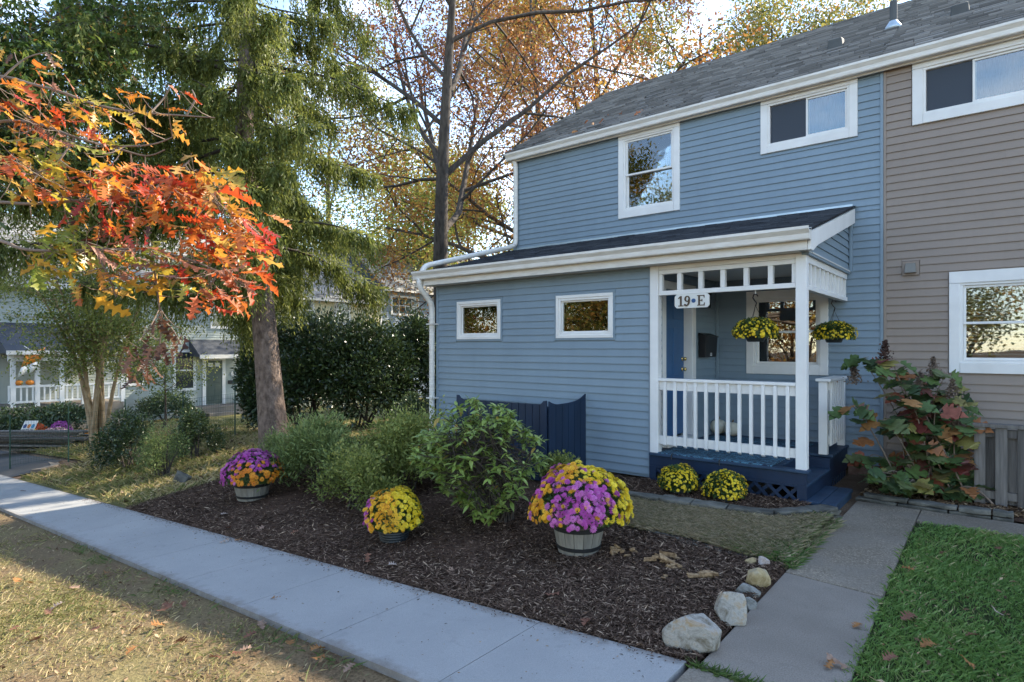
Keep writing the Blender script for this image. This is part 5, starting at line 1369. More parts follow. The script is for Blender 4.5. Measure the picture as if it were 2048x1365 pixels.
for i, cp in enumerate(limbs):
    P = smooth_path(cp); segs.append((P, np.linspace(0.017 if i < 4 else 0.005, 0.0028, len(P)) if i >= 4 else np.concatenate([np.linspace(0.05, 0.008, 10), np.linspace(0.008, 0.0028, len(P)-10)]))); lpts.append(P)
LPT = np.concatenate(lpts)
clusters = [(40, 104, 3.0, 55, 14, 9, 'brown orange'), (95, 150, 2.95, 35, 40, 12, 'pink orange'), (50, 225, 2.9, 75, 50, 38, 'red orange'), (110, 250, 2.85, 60, 40, 20, 'red orange pink'),
            (235, 215, 2.9, 85, 26, 30, 'orange orange yellow'), (310, 240, 2.9, 60, 22, 16, 'orange'), (120, 300, 2.8, 110, 30, 36, 'orange yellow green'), (40, 345, 2.75, 70, 40, 34, 'orange yellow red'),
            (160, 355, 2.75, 90, 35, 36, 'orange red yellow'), (260, 390, 2.75, 90, 50, 60, 'red red orange'), (380, 330, 2.85, 22, 18, 9, 'red orange'), (330, 370, 2.75, 70, 40, 40, 'red orange'),
            (425, 365, 2.75, 45, 28, 20, 'yellow orange'), (420, 420, 2.75, 70, 45, 48, 'red orange'), (500, 445, 2.75, 35, 28, 22, 'orange red'), (200, 440, 2.75, 110, 35, 40, 'red orange brown'),
            (440, 490, 2.72, 70, 30, 30, 'orange red'), (110, 480, 2.65, 60, 22, 24, 'green green yellow'), (120, 525, 2.65, 65, 30, 26, 'green yellow'), (215, 500, 2.65, 80, 28, 26, 'green yellow pink'), (270, 530, 2.65, 80, 30, 28, 'orange pink green'),
            (230, 570, 2.65, 70, 24, 22, 'orange orange yellow'), (340, 545, 2.65, 50, 30, 16, 'green yellow'), (400, 520, 2.7, 50, 28, 18, 'orange red'), (455, 560, 2.68, 55, 30, 28, 'red red pink'), (430, 600, 2.68, 36, 20, 14, 'red'),
            (310, 650, 2.85, 25, 25, 8, 'brown'), (300, 715, 2.9, 40, 36, 20, 'brown'), (348, 682, 2.9, 24, 18, 8, 'brown'), (272, 740, 2.9, 22, 14, 6, 'brown'), (326, 172, 2.95, 10, 6, 2, 'pink'), (365, 190, 2.9, 12, 10, 3, 'pink red'), (10, 190, 2.9, 30, 40, 10, 'orange red')]
spec = []
right = Vector((C_, S_, 0)); fwd = Vector((-S_, C_, 0))
for (u, v, D, du, dv, n, pal) in clusters:
    for k in range(int(n*(0.8 if 'brown' not in pal else 0.75))):
        ra, rb_ = random.uniform(0, 6.28), 1.25*math.sqrt(random.random()); uu, vv = u+du*rb_*math.cos(ra), v+dv*rb_*math.sin(ra)
        P = aD(uu, vv, D+random.gauss(0, 0.14))
        d = right*random.uniform(0.0, 1.0) + fwd*random.gauss(0, 0.55) + Vector((0, 0, random.uniform(-0.75, 0.12)))
        if 'brown' in pal: d = right*random.gauss(0, 0.4) + fwd*random.gauss(0, 0.4) + Vector((0, 0, -0.8))
        nrm = Vector((random.gauss(0, 0.4), random.gauss(0, 0.4), 1.0)) - fwd*random.uniform(-0.35, 0.55)
        s_ = random.uniform(0.075, 0.145)*(0.8 if v < 300 else 1.0)*(0.75 if 'brown' in pal else 1)
        pc = random.choice(PAL[random.choice(pal.split())]); pc = mul(pc, random.uniform(0.7, 1.1))
        spec.append((s_*random.uniform(0.8, 1.2), P, d, nrm, s_, pc))
spec.sort(key=lambda q: -q[0])
extra = {}
for i, (w_, P, d, nrm, s_, pc) in enumerate(spec):
    me = OAK[random.randrange(5)]; e = quat_dir(d, nrm)
    # twig from the nearest limb point to the leaf stalk
    q = LPT[np.argmin(np.sum((LPT-np.array(P))**2, axis=1))]; st_ = np.array(P - d.normalized()*s_*0.2)
    if np.linalg.norm(q-st_) > 0.03 and i % 2 == 0: 
        f = np.linspace(0, 1, 4)[:, None]; segs.append((q*(1-f)+st_*f+np.array([0, 0, -0.02])*np.sin(f*3.14), np.linspace(0.0026, 0.0014, 4)))
    sv = (s_, s_*random.uniform(0.62, 1.08), s_*random.choice((0.6, 1.4, 2.4, -1.6)))
    if i < 300: inst('leaf', me, OT, P, e, sv, pc)
    else:
        key = tuple(round(c_, 1) for c_ in pc); extra.setdefault('x', []).append((me, Matrix.LocRotScale(P, e, Vector(sv)), pc))
for q_ in segs[:len(limbs)]: tube_obj('branch', [q_], 'twig', OT, 7)
tw_ = tube_obj('twigs', segs[len(limbs):], 'twig', OT, 5); tw_['kind'] = 'stuff'
def join_inst(name, lst, parent, m):
    V = []; F = []; Cc = []; b = 0
    for me, mx, pc in lst:
        nv = len(me.vertices); co = np.empty(nv*3, dtype=np.float32); me.vertices.foreach_get('co', co); co = co.reshape(-1, 3)
        A = np.array(mx); V.append(co@A[:3, :3].T + A[:3, 3]); nf = len(me.polygons); lv = np.empty(nf*4, dtype=np.int32); me.loops.foreach_get('vertex_index', lv)
        F.append(lv.reshape(-1, 4)+b); b += nv; Cc.append(np.tile(np.array([*pc, 1.0]), (nv, 1)))
    mesh = np_mesh(name, np.concatenate(V), np.concatenate(F), m)
    if 'tint' in lst[0][0].attributes:
        tv = []
        for me, mx, pc in lst:
            tq = np.empty(len(me.vertices), dtype=np.float32); me.attributes['tint'].data.foreach_get('value', tq); tv.append(tq)
        a = mesh.attributes.new('tint', 'FLOAT', 'POINT'); a.data.foreach_set('value', np.concatenate(tv))
    a = mesh.attributes.new('leafcol', 'FLOAT_COLOR', 'POINT'); a.data.foreach_set('color', np.concatenate(Cc).astype(np.float32).ravel())
    o = bpy.data.objects.new(name, mesh); place(o, parent); o['kind'] = 'stuff'; return o
def attrleaf(name, trans=0.42, rough=0.4, spec_=0.5):
    m, nt, bs = nodes(name); a = nt.nodes.new('ShaderNodeAttribute'); a.attribute_name = 'leafcol'
    c = mix(nt, 1.0, a.outputs['Color'], ramp(nt, noise(nt, 18, 4, 0.6), [(0.25, (0.55, 0.5, 0.45)), (0.6, (1, 1, 1))]), 'MULTIPLY')
    nt.links.new(c, bs.inputs['Base Color']); bs.inputs['Roughness'].default_value = rough; bs.inputs['Specular IOR Level'].default_value = spec_
    tr = nt.nodes.new('ShaderNodeBsdfTranslucent'); nt.links.new(c, tr.inputs['Color']); mx = nt.nodes.new('ShaderNodeMixShader'); mx.inputs['Fac'].default_value = trans
    nt.links.new(bs.outputs['BSDF'], mx.inputs[1]); nt.links.new(tr.outputs['BSDF'], mx.inputs[2]); nt.links.new(mx.outputs['Shader'], nt.nodes['Material Output'].inputs['Surface'])
    return m
M['leafcol'] = attrleaf('autumn_leaf_mass')
if 'x' in extra: join_inst('more_leaves', extra['x'], OT, M['leafcol'])

# ------------------------------------------------------------------ oakleaf hydrangea by the taupe house
HYM = [lobed('leaf', 3, 'hydleaf', cu, 0.4, 0.5, 40+i, maple=True) for i, cu in enumerate((0.12, 0.3, -0.1, 0.2))]
HB = (-0.72, 8.62, 0.03)
HT = thing('oakleaf_hydrangea', HB, 'oakleaf hydrangea turning green, red and orange beside the porch', 'shrub')
hs = []; hspec = []
stems = []
for i in range(62):
    u = random.choice([random.gauss(1775, 40), random.gauss(1860, 55), random.gauss(1935, 45), random.gauss(1830, 60)])
    top = 700 if u < 1800 else (735 if u < 1900 else 790 if u < 1980 else 800)
    v = random.uniform(top, 985 if u > 1740 else 820)
    D = random.uniform(6.75, 7.5)
    tip = np.array(aD(u, v, D)); tip[1] = min(tip[1], 9.25); tip[2] = max(tip[2], 0.15)
    b0 = np.array(HB)+np.array([random.gauss(0, 0.22), random.gauss(0, 0.08), 0]); mid = b0*0.4+tip*0.6+np.array([0, 0, 0.18])
    f = np.linspace(0, 1, 9)[:, None]; pts = b0*(1-f)**2+mid*2*f*(1-f)+tip*f**2; hs.append((pts, np.linspace(0.012, 0.004, 9))); stems.append(pts)
    for k in range(random.randint(7, 10)):
        j = random.randint(3, 8) if k > 2 else 8
        q = pts[j]; az = random.uniform(0, 6.28); d = Vector((math.cos(az), math.sin(az)-0.35, random.uniform(-0.65, 0.05))); s_ = random.uniform(0.15, 0.245)
        P = Vector(q)+d.normalized()*random.uniform(0.05, 0.12); nrm = Vector((random.gauss(0, 0.3), random.gauss(-0.55, 0.3), 0.9))
        if P.y > 9.33: P.y = 9.3
        px_, z_ = P.x, P.z
        w = random.random()
        if w < 0.64: pc = random.choice([(0.07, 0.125, 0.04), (0.095, 0.16, 0.05), (0.055, 0.10, 0.04), (0.12, 0.19, 0.055), (0.15, 0.19, 0.075)])
        elif w < 0.78: pc = random.choice([(0.22, 0.055, 0.045), (0.16, 0.06, 0.045), (0.32, 0.10, 0.06)])
        elif w < 0.90: pc = random.choice([(0.40, 0.20, 0.07), (0.34, 0.14, 0.05)])
        else: pc = random.choice([(0.25, 0.20, 0.07), (0.30, 0.27, 0.08)])
        hspec.append((s_, P, d, nrm, pc))
hspec.sort(key=lambda q: -q[0])
for (s_, P, d, nrm, pc) in hspec[:300]: inst('leaf', HYM[random.randrange(4)], HT, P, quat_dir(d, nrm), (s_, s_, s_), pc)
for (s_, P, d, nrm, pc) in hspec[:300]: hs.append((np.array([tuple(P), tuple(P-d.normalized()*s_*0.5+Vector((0, 0, -0.02)))]), [0.003, 0.003]))
if len(hspec) > 300: join_inst('more_leaves', [(HYM[i % 4], Matrix.LocRotScale(P, quat_dir(d, nrm), Vector((s_,)*3)), pc) for i, (s_, P, d, nrm, pc) in enumerate(hspec[300:])], HT, M['leafcol'])
tube_obj('stems', hs, 'twig', HT, 5)
for (u, v, D) in ((1770, 702, 7.25), (1840, 765, 7.15), (1866, 735, 7.2), (1708, 748, 7.4), (1905, 780, 7.1), (1905, 838, 7.0), (1820, 940, 7.0)):
    c = np.array(aD(u, v, D)); n = 320; tt = rng.rand(n); P = c + np.stack([rng.normal(size=n)*0.045*(1.1-tt), rng.normal(size=n)*0.045*(1.1-tt), (tt-0.5)*0.24], 1)
    cloud_obj('flower_head', [leaf_cloud(P, rdir(n), rdir(n), 0.028, 0.024, rng.rand(n))], tintmat('dried_flower', [(0, (0.035, 0.02, 0.018)), (1, (0.11, 0.06, 0.045))]) if 'dried' not in M else M['dried'], HT)
    M['dried'] = HT.children[-1].data.materials[0] if 'dried' not in M else M['dried']

# ------------------------------------------------------------------ rhododendron-like shrub in the bed
def ell(name, m, n=6, w=0.32, seed=0, curl=-0.2):
    V = []; F = []
    for i in range(n+1):
        x = i/n; y = w*0.5*math.sin(math.pi*min(1, x**0.85))*1.0; z = curl*x*x
        V += [(x, y, z+0.25*y), (x, 0, z), (x, -y, z+0.25*y)]
    for i in range(n): F += [(3*i, 3*i+1, 3*i+4, 3*i+3), (3*i+1, 3*i+2, 3*i+5, 3*i+4)]
    return np_mesh(name, V, F, M[m], tint=np.full(len(V), 0.5))
RHM = [ell('leaf', 'leafrh', w=0.36, curl=c_) if False else None for c_ in ()]
m_, nt_, bs_0 = None, None, None
M['rhoobj'] = leafmat('rhododendron_leaf_single', None, 0.28, 0.36, objcol=True, spec=0.55)
RHM = [ell('leaf', 'rhoobj', w=w, curl=c_) for w, c_ in ((0.38, -0.15), (0.34, -0.35), (0.42, -0.05))]
RB = Vector((-4.10, 4.95, gz(-4.1, 4.95)))
RT = thing('broadleaf_shrub', RB, 'bright green broadleaf evergreen shrub in front of the navy screen', 'shrub')
rs = []; rspec = []
outline = [(825, 885), (845, 865), (880, 835), (935, 790), (960, 830), (1000, 815), (1035, 830), (1065, 860), (1095, 895), (1080, 940), (1050, 955), (1020, 990), (1000, 1030), (960, 1045), (920, 1000), (880, 965), (845, 940), (830, 910)]
for i in range(330):
    a_, b_ = random.choice(outline), random.choice(outline); f = random.random()**0.7
    u = 975+(a_[0]*f+b_[0]*(1-f)-975)*random.uniform(0.75, 1.05); v = 915+(a_[1]*f+b_[1]*(1-f)-915)*random.uniform(0.75, 1.08)
    D = 6.35+random.gauss(0, 0.28)
    tip = np.array(aD(u, v, D)); tip[2] = max(tip[2], RB.z+0.1)
    if i % 9 == 0:
        b0 = np.array(RB)+np.array([random.gauss(0, 0.06), random.gauss(0, 0.06), -0.03]); mid = b0*0.45+tip*0.55+np.array([0, 0, 0.15]); f = np.linspace(0, 1, 8)[:, None]
        rs.append((b0*(1-f)**2+mid*2*f*(1-f)+tip*f**2, np.linspace(0.011, 0.003, 8)))
    else:
        s0 = rs[random.randrange(len(rs))][0][-3]; rs.append((np.linspace(s0, tip, 5), np.linspace(0.005, 0.003, 5)))
    up_ = unit(np.array([random.gauss(0, 0.35), random.gauss(0, 0.35), 1.0]))
    n = random.randint(7, 10); a0 = random.random()*6
    for k in range(n):
        az = a0+k*2.4; tilt = random.uniform(-0.55, 0.55) if k < n-3 else random.uniform(0.5, 1.1)
        d = Vector((math.cos(az), math.sin(az), tilt)); s_ = random.uniform(0.075, 0.125)*(0.7 if tilt > 0.5 else 1)
        pc = random.choice([(0.25, 0.35, 0.075), (0.30, 0.41, 0.085), (0.19, 0.28, 0.06), (0.36, 0.45, 0.12)]); hgt = (tip[2]-RB.z)
        if random.random() < 0.03: pc = (0.42, 0.30, 0.06)
        rspec.append((s_, Vector(tip)-Vector(up_)*random.uniform(0, 0.07), d, Vector((0, 0, 1))+Vector((random.gauss(0, 0.25), random.gauss(0, 0.25), 0)), pc))
rspec.sort(key=lambda q: -q[0])
for (s_, P, d, nrm, pc) in rspec[:300]: inst('leaf', RHM[random.randrange(3)], RT, P, quat_dir(d, nrm), (s_,)*3, pc)
M['leafcol2'] = attrleaf('broadleaf_mass', 0.28, 0.36)
join_inst('more_leaves', [(RHM[i % 3], Matrix.LocRotScale(P, quat_dir(d, nrm), Vector((s_,)*3)), pc) for i, (s_, P, d, nrm, pc) in enumerate(rspec[300:])], RT, M['leafcol2'])
tube_obj('stems', rs, 'bark2', RT, 5)

# ------------------------------------------------------------------ other shrubs
def gsh(label, u, v, D, w, h, m_leaf, n, ls, seed, **k):
    """u, v = middle of the shrub's foot, w and h in metres"""
    p = aD(u, v, D); p.z = gz(p.x, p.y)
    return shrub(label, p, w/2, w/2*k.pop('deep', 0.9), h/1.55, m_leaf, n, ls, seed, **k)
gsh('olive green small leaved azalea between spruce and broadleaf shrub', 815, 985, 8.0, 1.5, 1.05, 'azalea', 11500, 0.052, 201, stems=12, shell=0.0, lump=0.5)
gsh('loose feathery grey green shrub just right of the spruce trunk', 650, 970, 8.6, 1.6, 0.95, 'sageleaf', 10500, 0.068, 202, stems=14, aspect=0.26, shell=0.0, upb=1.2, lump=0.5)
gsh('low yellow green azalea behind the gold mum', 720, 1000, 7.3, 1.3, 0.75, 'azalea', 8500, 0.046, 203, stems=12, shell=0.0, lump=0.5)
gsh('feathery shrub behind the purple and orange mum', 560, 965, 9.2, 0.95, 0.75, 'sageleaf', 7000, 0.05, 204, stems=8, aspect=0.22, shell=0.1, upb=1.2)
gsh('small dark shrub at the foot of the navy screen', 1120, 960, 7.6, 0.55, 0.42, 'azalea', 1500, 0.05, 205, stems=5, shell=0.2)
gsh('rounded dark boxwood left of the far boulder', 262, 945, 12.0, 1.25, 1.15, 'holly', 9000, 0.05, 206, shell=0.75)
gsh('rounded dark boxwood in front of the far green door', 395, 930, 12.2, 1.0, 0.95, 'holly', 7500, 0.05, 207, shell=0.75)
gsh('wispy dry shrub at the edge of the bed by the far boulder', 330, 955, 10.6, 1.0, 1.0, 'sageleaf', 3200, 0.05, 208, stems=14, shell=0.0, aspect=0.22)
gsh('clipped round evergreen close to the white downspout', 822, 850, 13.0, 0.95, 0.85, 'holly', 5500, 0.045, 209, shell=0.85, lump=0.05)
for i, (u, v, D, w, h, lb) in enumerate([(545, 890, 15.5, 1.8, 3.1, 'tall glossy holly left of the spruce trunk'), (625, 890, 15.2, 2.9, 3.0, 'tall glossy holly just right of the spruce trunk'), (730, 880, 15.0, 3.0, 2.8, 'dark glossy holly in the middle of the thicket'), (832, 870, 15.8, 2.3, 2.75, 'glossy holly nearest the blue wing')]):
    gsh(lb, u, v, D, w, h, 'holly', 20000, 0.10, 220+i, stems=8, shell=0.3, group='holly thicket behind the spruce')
for i, (u, v, D, w, h, lb) in enumerate([(40, 830, 20.6, 2.2, 1.15, 'dark hedge shrub below the far porch rail, leftmost'), (118, 835, 20.6, 2.2, 1.1, 'dark hedge shrub below the far porch rail, right of the leftmost'), (330, 820, 25.5, 2.4, 1.2, 'low shrub under the far ground floor window')]):
    gsh(lb, u, v, D, w, h, 'holly', 5000, 0.10, 230+i, stems=5, group='shrubs along the far houses')
# crape myrtle: many bare stems under a thin crown
cb = G(190, 896); cb = aD(192, 880, 15.5); cb.z = gz(cb.x, cb.y)
CT = thing('crape_myrtle', cb, 'multi stemmed crape myrtle with smooth tan trunks before the far porch', 'tree')
r_ = np.random.RandomState(77); segs = []; tw = []
for i in range(12):
    u = 10+29*i+r_.normal()*8; v = 375+abs(i-5.5)*20+r_.normal()*30; tip = np.array(aD(u, v, 15.5+r_.normal()*0.9)); b0 = np.array(cb)+np.array([r_.normal()*0.12, r_.normal()*0.12, -0.1])
    mid = b0*0.5+tip*0.5+np.array([0, 0, 0.5]) - (tip-b0)*np.array([0.32, 0.32, 0]); f = np.linspace(0, 1, 12)[:, None]; pts = b0*(1-f)**2+mid*2*f*(1-f)+tip*f**2
    segs.append((pts, np.linspace(0.055, 0.012, 12)))
    for k in range(13):
        s0 = pts[4+r_.randint(8)]; d = unit(np.array([r_.normal(), r_.normal(), 0.35*r_.normal()+0.15])); L_ = 0.6+1.1*r_.rand(); e, _ = curve(s0, d, L_, 6, r_, 0.15); segs.append((e, np.linspace(0.012, 0.003, 7))); tw.append(e[2:])
tube_obj('trunks', segs, 'crape', CT, 7)
A = np.concatenate(tw); n = 25000; P = A[r_.randint(len(A), size=n)]+r_.normal(size=(n, 3))*0.24*np.array([1, 1, 0.6]); cl = np.clip(r_.rand(n), 0, 1)
cloud_obj('crown', [leaf_cloud(P, rdir(n, r_), rdir(n, r_)*0.6+np.array([0, 0, 0.9]), 0.085, 0.045, cl)], 'crapeleaf', CT)
yt = aD(330, 850, 19); yt.z = gz(yt.x, yt.y)
tree('small yellow green dogwood in front of the far green house', yt, 2.7, 0.05, 'crapeleaf', 4500, 0.075, 141, nb=(8, 5, 4), group='small trees in the court', scatter=0.2, ratio=0.5, first=0.3)

# ------------------------------------------------------------------ mums
def flower_mesh(m, r_=1.0, n=13, seed=0):
    r = np.random.RandomState(seed); V = []; F = []
    for ring, (l, w, z, k) in enumerate(((1.0, 0.21, 0.0, n), (0.66, 0.20, 0.20, n-3), (0.34, 0.18, 0.32, n-6))):
        for i in range(k):
            a_ = 2*math.pi*(i+ring*0.5+r.rand()*0.25)/k; c, s = math.cos(a_), math.sin(a_); b = len(V)
            for (q, y, zz) in ((0.08, -w*0.35, z), (l*0.62, -w*0.62, z+0.10), (l, 0, z+0.02-0.1*r.rand()), (l*0.62, w*0.62, z+0.10)):
                V.append((q*c-y*s, q*s+y*c, zz))
            F.append((b, b+1, b+2, b+3))
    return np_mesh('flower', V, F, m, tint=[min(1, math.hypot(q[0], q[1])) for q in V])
def bloommat(name, objcol):
    m, nt, bs = nodes(name)
    if objcol: base = nt.nodes.new('ShaderNodeObjectInfo').outputs['Color']
    else:
        a = nt.nodes.new('ShaderNodeAttribute'); a.attribute_name = 'leafcol'; base = a.outputs['Color']
    e = nt.nodes.new('ShaderNodeAttribute'); e.attribute_name = 'tint'
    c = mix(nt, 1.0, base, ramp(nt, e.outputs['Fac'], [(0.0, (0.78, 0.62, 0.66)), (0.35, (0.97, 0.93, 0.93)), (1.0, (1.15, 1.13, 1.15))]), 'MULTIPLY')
    nt.links.new(c, bs.inputs['Base Color']); bs.inputs['Roughness'].default_value = 0.65
    tr = nt.nodes.new('ShaderNodeBsdfTranslucent'); nt.links.new(c, tr.inputs['Color']); mx = nt.nodes.new('ShaderNodeMixShader'); mx.inputs['Fac'].default_value = 0.2
    nt.links.new(bs.outputs['BSDF'], mx.inputs[1]); nt.links.new(tr.outputs['BSDF'], mx.inputs[2]); nt.links.new(mx.outputs['Shader'], nt.nodes['Material Output'].inputs['Surface'])
    return m
M['bloom'] = bloommat('mum_bloom_single', True); M['bloomcol'] = bloommat('mum_bloom_mass', False)
FL = flower_mesh(M['bloom'], seed=3)

FCOL = dict(yellow=[(0.86, 0.66, 0.02), (0.82, 0.60, 0.015), (0.88, 0.72, 0.05)], orange=[(0.84, 0.46, 0.02), (0.80, 0.38, 0.02), (0.86, 0.53, 0.03)], magenta=[(0.52, 0.09, 0.40), (0.44, 0.06, 0.35), (0.62, 0.18, 0.50)], pureorange=[(0.74, 0.25, 0.015), (0.78, 0.33, 0.02)])
def mum(T, c, rx, rz, n, fs, colf, seed, single=True, cap=300, under=-0.25, ry=None):
    """dome of flower heads on leafy body; c = centre of the dome's base"""
    r = np.random.RandomState(seed); c = np.array(c, float); ry = ry or rx
    # green body below
    m = int(2600); dd = rdir(m, r); dd[:, 2] = np.where(dd[:, 2] < under, -dd[:, 2], dd[:, 2]); P = c + dd*np.array([rx, ry, rz])*(0.62+0.33*r.rand(m, 1))
    cloud_obj('foliage', [leaf_cloud(P, dd+rdir(m, r)*0.7, rdir(m, r), 0.045, 0.024, r.rand(m))], 'mumleaf', T)
    core = MB(); core.lathe([(rx*0.80*math.cos(a), rz*0.80*math.sin(a)) for a in np.linspace(-0.25, 1.5, 9)], tuple(c), 18); core.build('foliage_core', M['mumleaf'], T, smooth=True)
    i = np.arange(n)+0.5; zz = 1-(1-under)*i/n; th = i*2.39996+r.normal(size=n)*0.12
    zz = np.clip(zz+r.normal(size=n)*0.015, under, 1); rr = np.sqrt(np.maximum(0, 1-zz**2))
    dirs = np.stack([rr*np.cos(th), rr*np.sin(th), zz], 1); bump_ = 1+0.09*np.sin(dirs[:, 0]*4+seed)*np.cos(dirs[:, 1]*5+seed*2)+0.05*np.sin(dirs[:, 2]*7+dirs[:, 0]*6)+r.normal(size=n)*0.03
    toward = -np.array([c[0], c[1], 0]); toward = unit(toward); rt = np.array([C_, S_, 0])
    lst = []
    for k in range(n):
        d = dirs[k]; P = c + d*np.array([rx, ry, rz])*bump_[k]; nrm = unit(d/np.array([rx, ry, rz])) + r.normal(size=3)*0.22 + np.array([0, 0, 0.12])
        cn = colf(float(d@rt), float(d@toward), float(d[2]), r)
        if cn is None: continue
        pc = FCOL[cn][r.randint(len(FCOL[cn]))]; pc = mul(pc, 0.85+0.25*r.rand()); s_ = fs*(0.65+0.6*r.rand())
        e = Vector(nrm).to_track_quat('Z', 'Y').to_euler(); lst.append((float(d@toward)+0.3*d[2], Vector(P), e, s_, pc))
    lst.sort(key=lambda q: -q[0])
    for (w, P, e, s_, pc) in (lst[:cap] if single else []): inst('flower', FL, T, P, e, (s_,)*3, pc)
    rest = lst[cap:] if single else lst
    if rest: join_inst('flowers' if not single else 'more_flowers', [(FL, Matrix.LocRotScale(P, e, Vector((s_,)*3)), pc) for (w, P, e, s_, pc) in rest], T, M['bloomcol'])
def barrel(T, c, rt, rb, h, n=16):
    c = Vector(c)
    for i in range(n):
        a0, a1 = 2*math.pi*i/n+0.012, 2*math.pi*(i+1)/n-0.012; q = MB()
        am = (a0+a1)/2
        def pp(r, a, z): return (c.x+r*math.cos(a), c.y+r*math.sin(a), c.z+z)
        q.hexa([pp(rb-0.02, a0, 0), pp(rb-0.02, a1, 0), pp(rb, a1, 0), pp(rb, a0, 0), pp(rt-0.02, a0, h), pp(rt-0.02, a1, h), pp(rt, a1, h), pp(rt, a0, h)]); q.build('stave', 'barrel', T)
    for f0, f1 in ((0.14, 0.25), (0.70, 0.84)):
        r0, r1 = rb+(rt-rb)*f0, rb+(rt-rb)*f1
        MB().lathe([(r0+0.001, h*f0), (r0+0.006, h*f0), (r1+0.006, h*f1), (r1+0.001, h*f1)], tuple(c), 40).build('hoop', 'hoop', T, smooth=False)
    MB().lathe([(rb-0.015, 0.01), (rt-0.018, h*0.92)], tuple(c), 20).build('potting_soil', 'mulchbed', T)
def pot(T, c, rt, rb, h, m, ribs=0):
    prof = [(rb, 0), (rb+(rt-rb)*0.8, h*0.8), (rt, h*0.82), (rt+0.006, h), (rt-0.01, h), (rt-0.015, h*0.9)]
    if ribs: prof = [(rb+(rt-rb)*i/12+(0.006 if i % 2 else 0), h*i/12) for i in range(13)]+[(rt-0.01, h*0.98)]
    MB().lathe(prof, c, 26).build('pot', m, T, smooth=False)

c1 = Vector((-2.93, 4.55, gz(-2.93, 4.55)+0.0))
T = thing('mum_planter', c1, 'large magenta, gold and yellow chrysanthemum in a wooden half barrel', 'planter', 'potted chrysanthemums')
barrel(T, c1, 0.245, 0.18, 0.30)
def col1(x, f, z, r):
    if x > 0.60-0.3*max(z-0.35, 0)+0.08*r.normal() or (z > 0.80 and x > -0.05): return 'yellow' if r.rand() > 0.06 else 'magenta'
    if x < -0.72+0.10*r.normal() or z > 0.74+0.06*r.normal(): return 'orange' if r.rand() > 0.12 else 'magenta'
    return 'magenta' if r.rand() > 0.05 else 'orange'
mum(T, c1+Vector((0, 0, 0.36)), 0.42, 0.39, 900, 0.031, col1, 1, under=-0.12)
c2 = Vector((-4.75, 3.97, gz(-4.75, 3.97)))
T = thing('mum_planter', c2, 'golden yellow chrysanthemum with a purple side in a dark ribbed pot', 'planter', 'potted chrysanthemums')
pot(T, c2, 0.17, 0.13, 0.16, 'plastic', 1)
def col2(x, f, z, r):
    if x < -0.70+0.08*r.normal(): return 'magenta'
    if x > 0.45-0.5*z+0.1*r.normal(): return 'yellow'
    return 'orange'
mum(T, c2+Vector((0, 0, 0.20)), 0.285, 0.31, 680, 0.027, col2, 2, under=-0.12)
c3 = Vector((-8.0, 4.2, gz(-8.0, 4.2)))
T = thing('mum_planter', c3, 'purple and bright orange chrysanthemum in a half barrel near the spruce', 'planter', 'potted chrysanthemums')
barrel(T, c3, 0.25, 0.19, 0.27)
def col3(x, f, z, r):
    if (x > -0.30+0.1*r.normal()) and z < 0.55+0.1*r.normal() and f > 0.0: return 'pureorange' if r.rand() > 0.15 else None
    return 'magenta'
mum(T, c3+Vector((0, 0, 0.31)), 0.39, 0.34, 640, 0.031, col3, 3, under=-0.12)
for (u, v, lb, sd_) in ((1357, 990, 'compact yellow chrysanthemum left of its twin in the porch bed', 4), (1456, 998, 'compact yellow chrysanthemum nearer the walk in the porch bed', 5)):
    g_ = G(u, v); g_.y = min(g_.y, 6.85); c_ = Vector((g_.x, 6.72, 0.05))
    T = thing('mum_planter', c_, lb, 'planter', 'small yellow chrysanthemums'); pot(T, c_, 0.135, 0.10, 0.12, 'plastic2')
    mum(T, c_+Vector((0, 0, 0.13)), 0.225, 0.20, 520, 0.0185, lambda x, f, z, r: 'yellow' if r.rand() < 0.55+0.5*max(z, 0.1) else None, sd_, single=False)
for (P, lb, sd_, top) in ((aY(1511, 672, 7.2), 'yellow chrysanthemum basket hanging in the middle of the porch front', 6, 2.43), (aX(1668, 675, -1.70), 'yellow chrysanthemum basket hanging from the porch side beam', 7, 2.40)):
    T = thing('hanging_basket', P, lb, 'basket', 'hanging baskets'); c_ = P+Vector((0, 0, -0.07))
    MB().lathe([(0.085, 0), (0.095, 0.012), (0.10, 0.03), (0.145, 0.10), (0.15, 0.105), (0.14, 0.11)], tuple(c_), 24).build('pot', 'plastic', T)
    mum(T, c_+Vector((0, 0, 0.10)), 0.24, 0.17, 430, 0.0185, lambda x, f, z, r: 'yellow' if r.rand() < 0.8 else None, sd_, single=False, under=-0.3)
    hk = c_+Vector((0, 0, 0.42))
    for k in range(3):
        a_ = 2.1*k+0.4; MB().tube([(c_.x+0.145*math.cos(a_), c_.y+0.145*math.sin(a_), c_.z+0.10), tuple(hk)], 0.0028, 5).build('wire', 'black', T)
    MB().tube([tuple(hk+Vector((0, 0, -0.01))), tuple(hk+Vector((0.012, 0, 0.03))), tuple(hk+Vector((-0.012, 0.0, 0.06))), tuple(hk+Vector((-0.03, 0, 0.09))), tuple(hk+Vector((-0.02, 0, 0.125))), tuple(hk+Vector((0.012, 0, 0.13))), tuple(hk+Vector((0.026, 0, 0.105)))], 0.007, 7).build('hanger_hook', 'black', T, smooth=True)
    MB().tube([tuple(hk+Vector((0, 0, 0.125))), (hk.x, hk.y, top)], 0.005, 6).build('ceiling_hook', 'white', T)

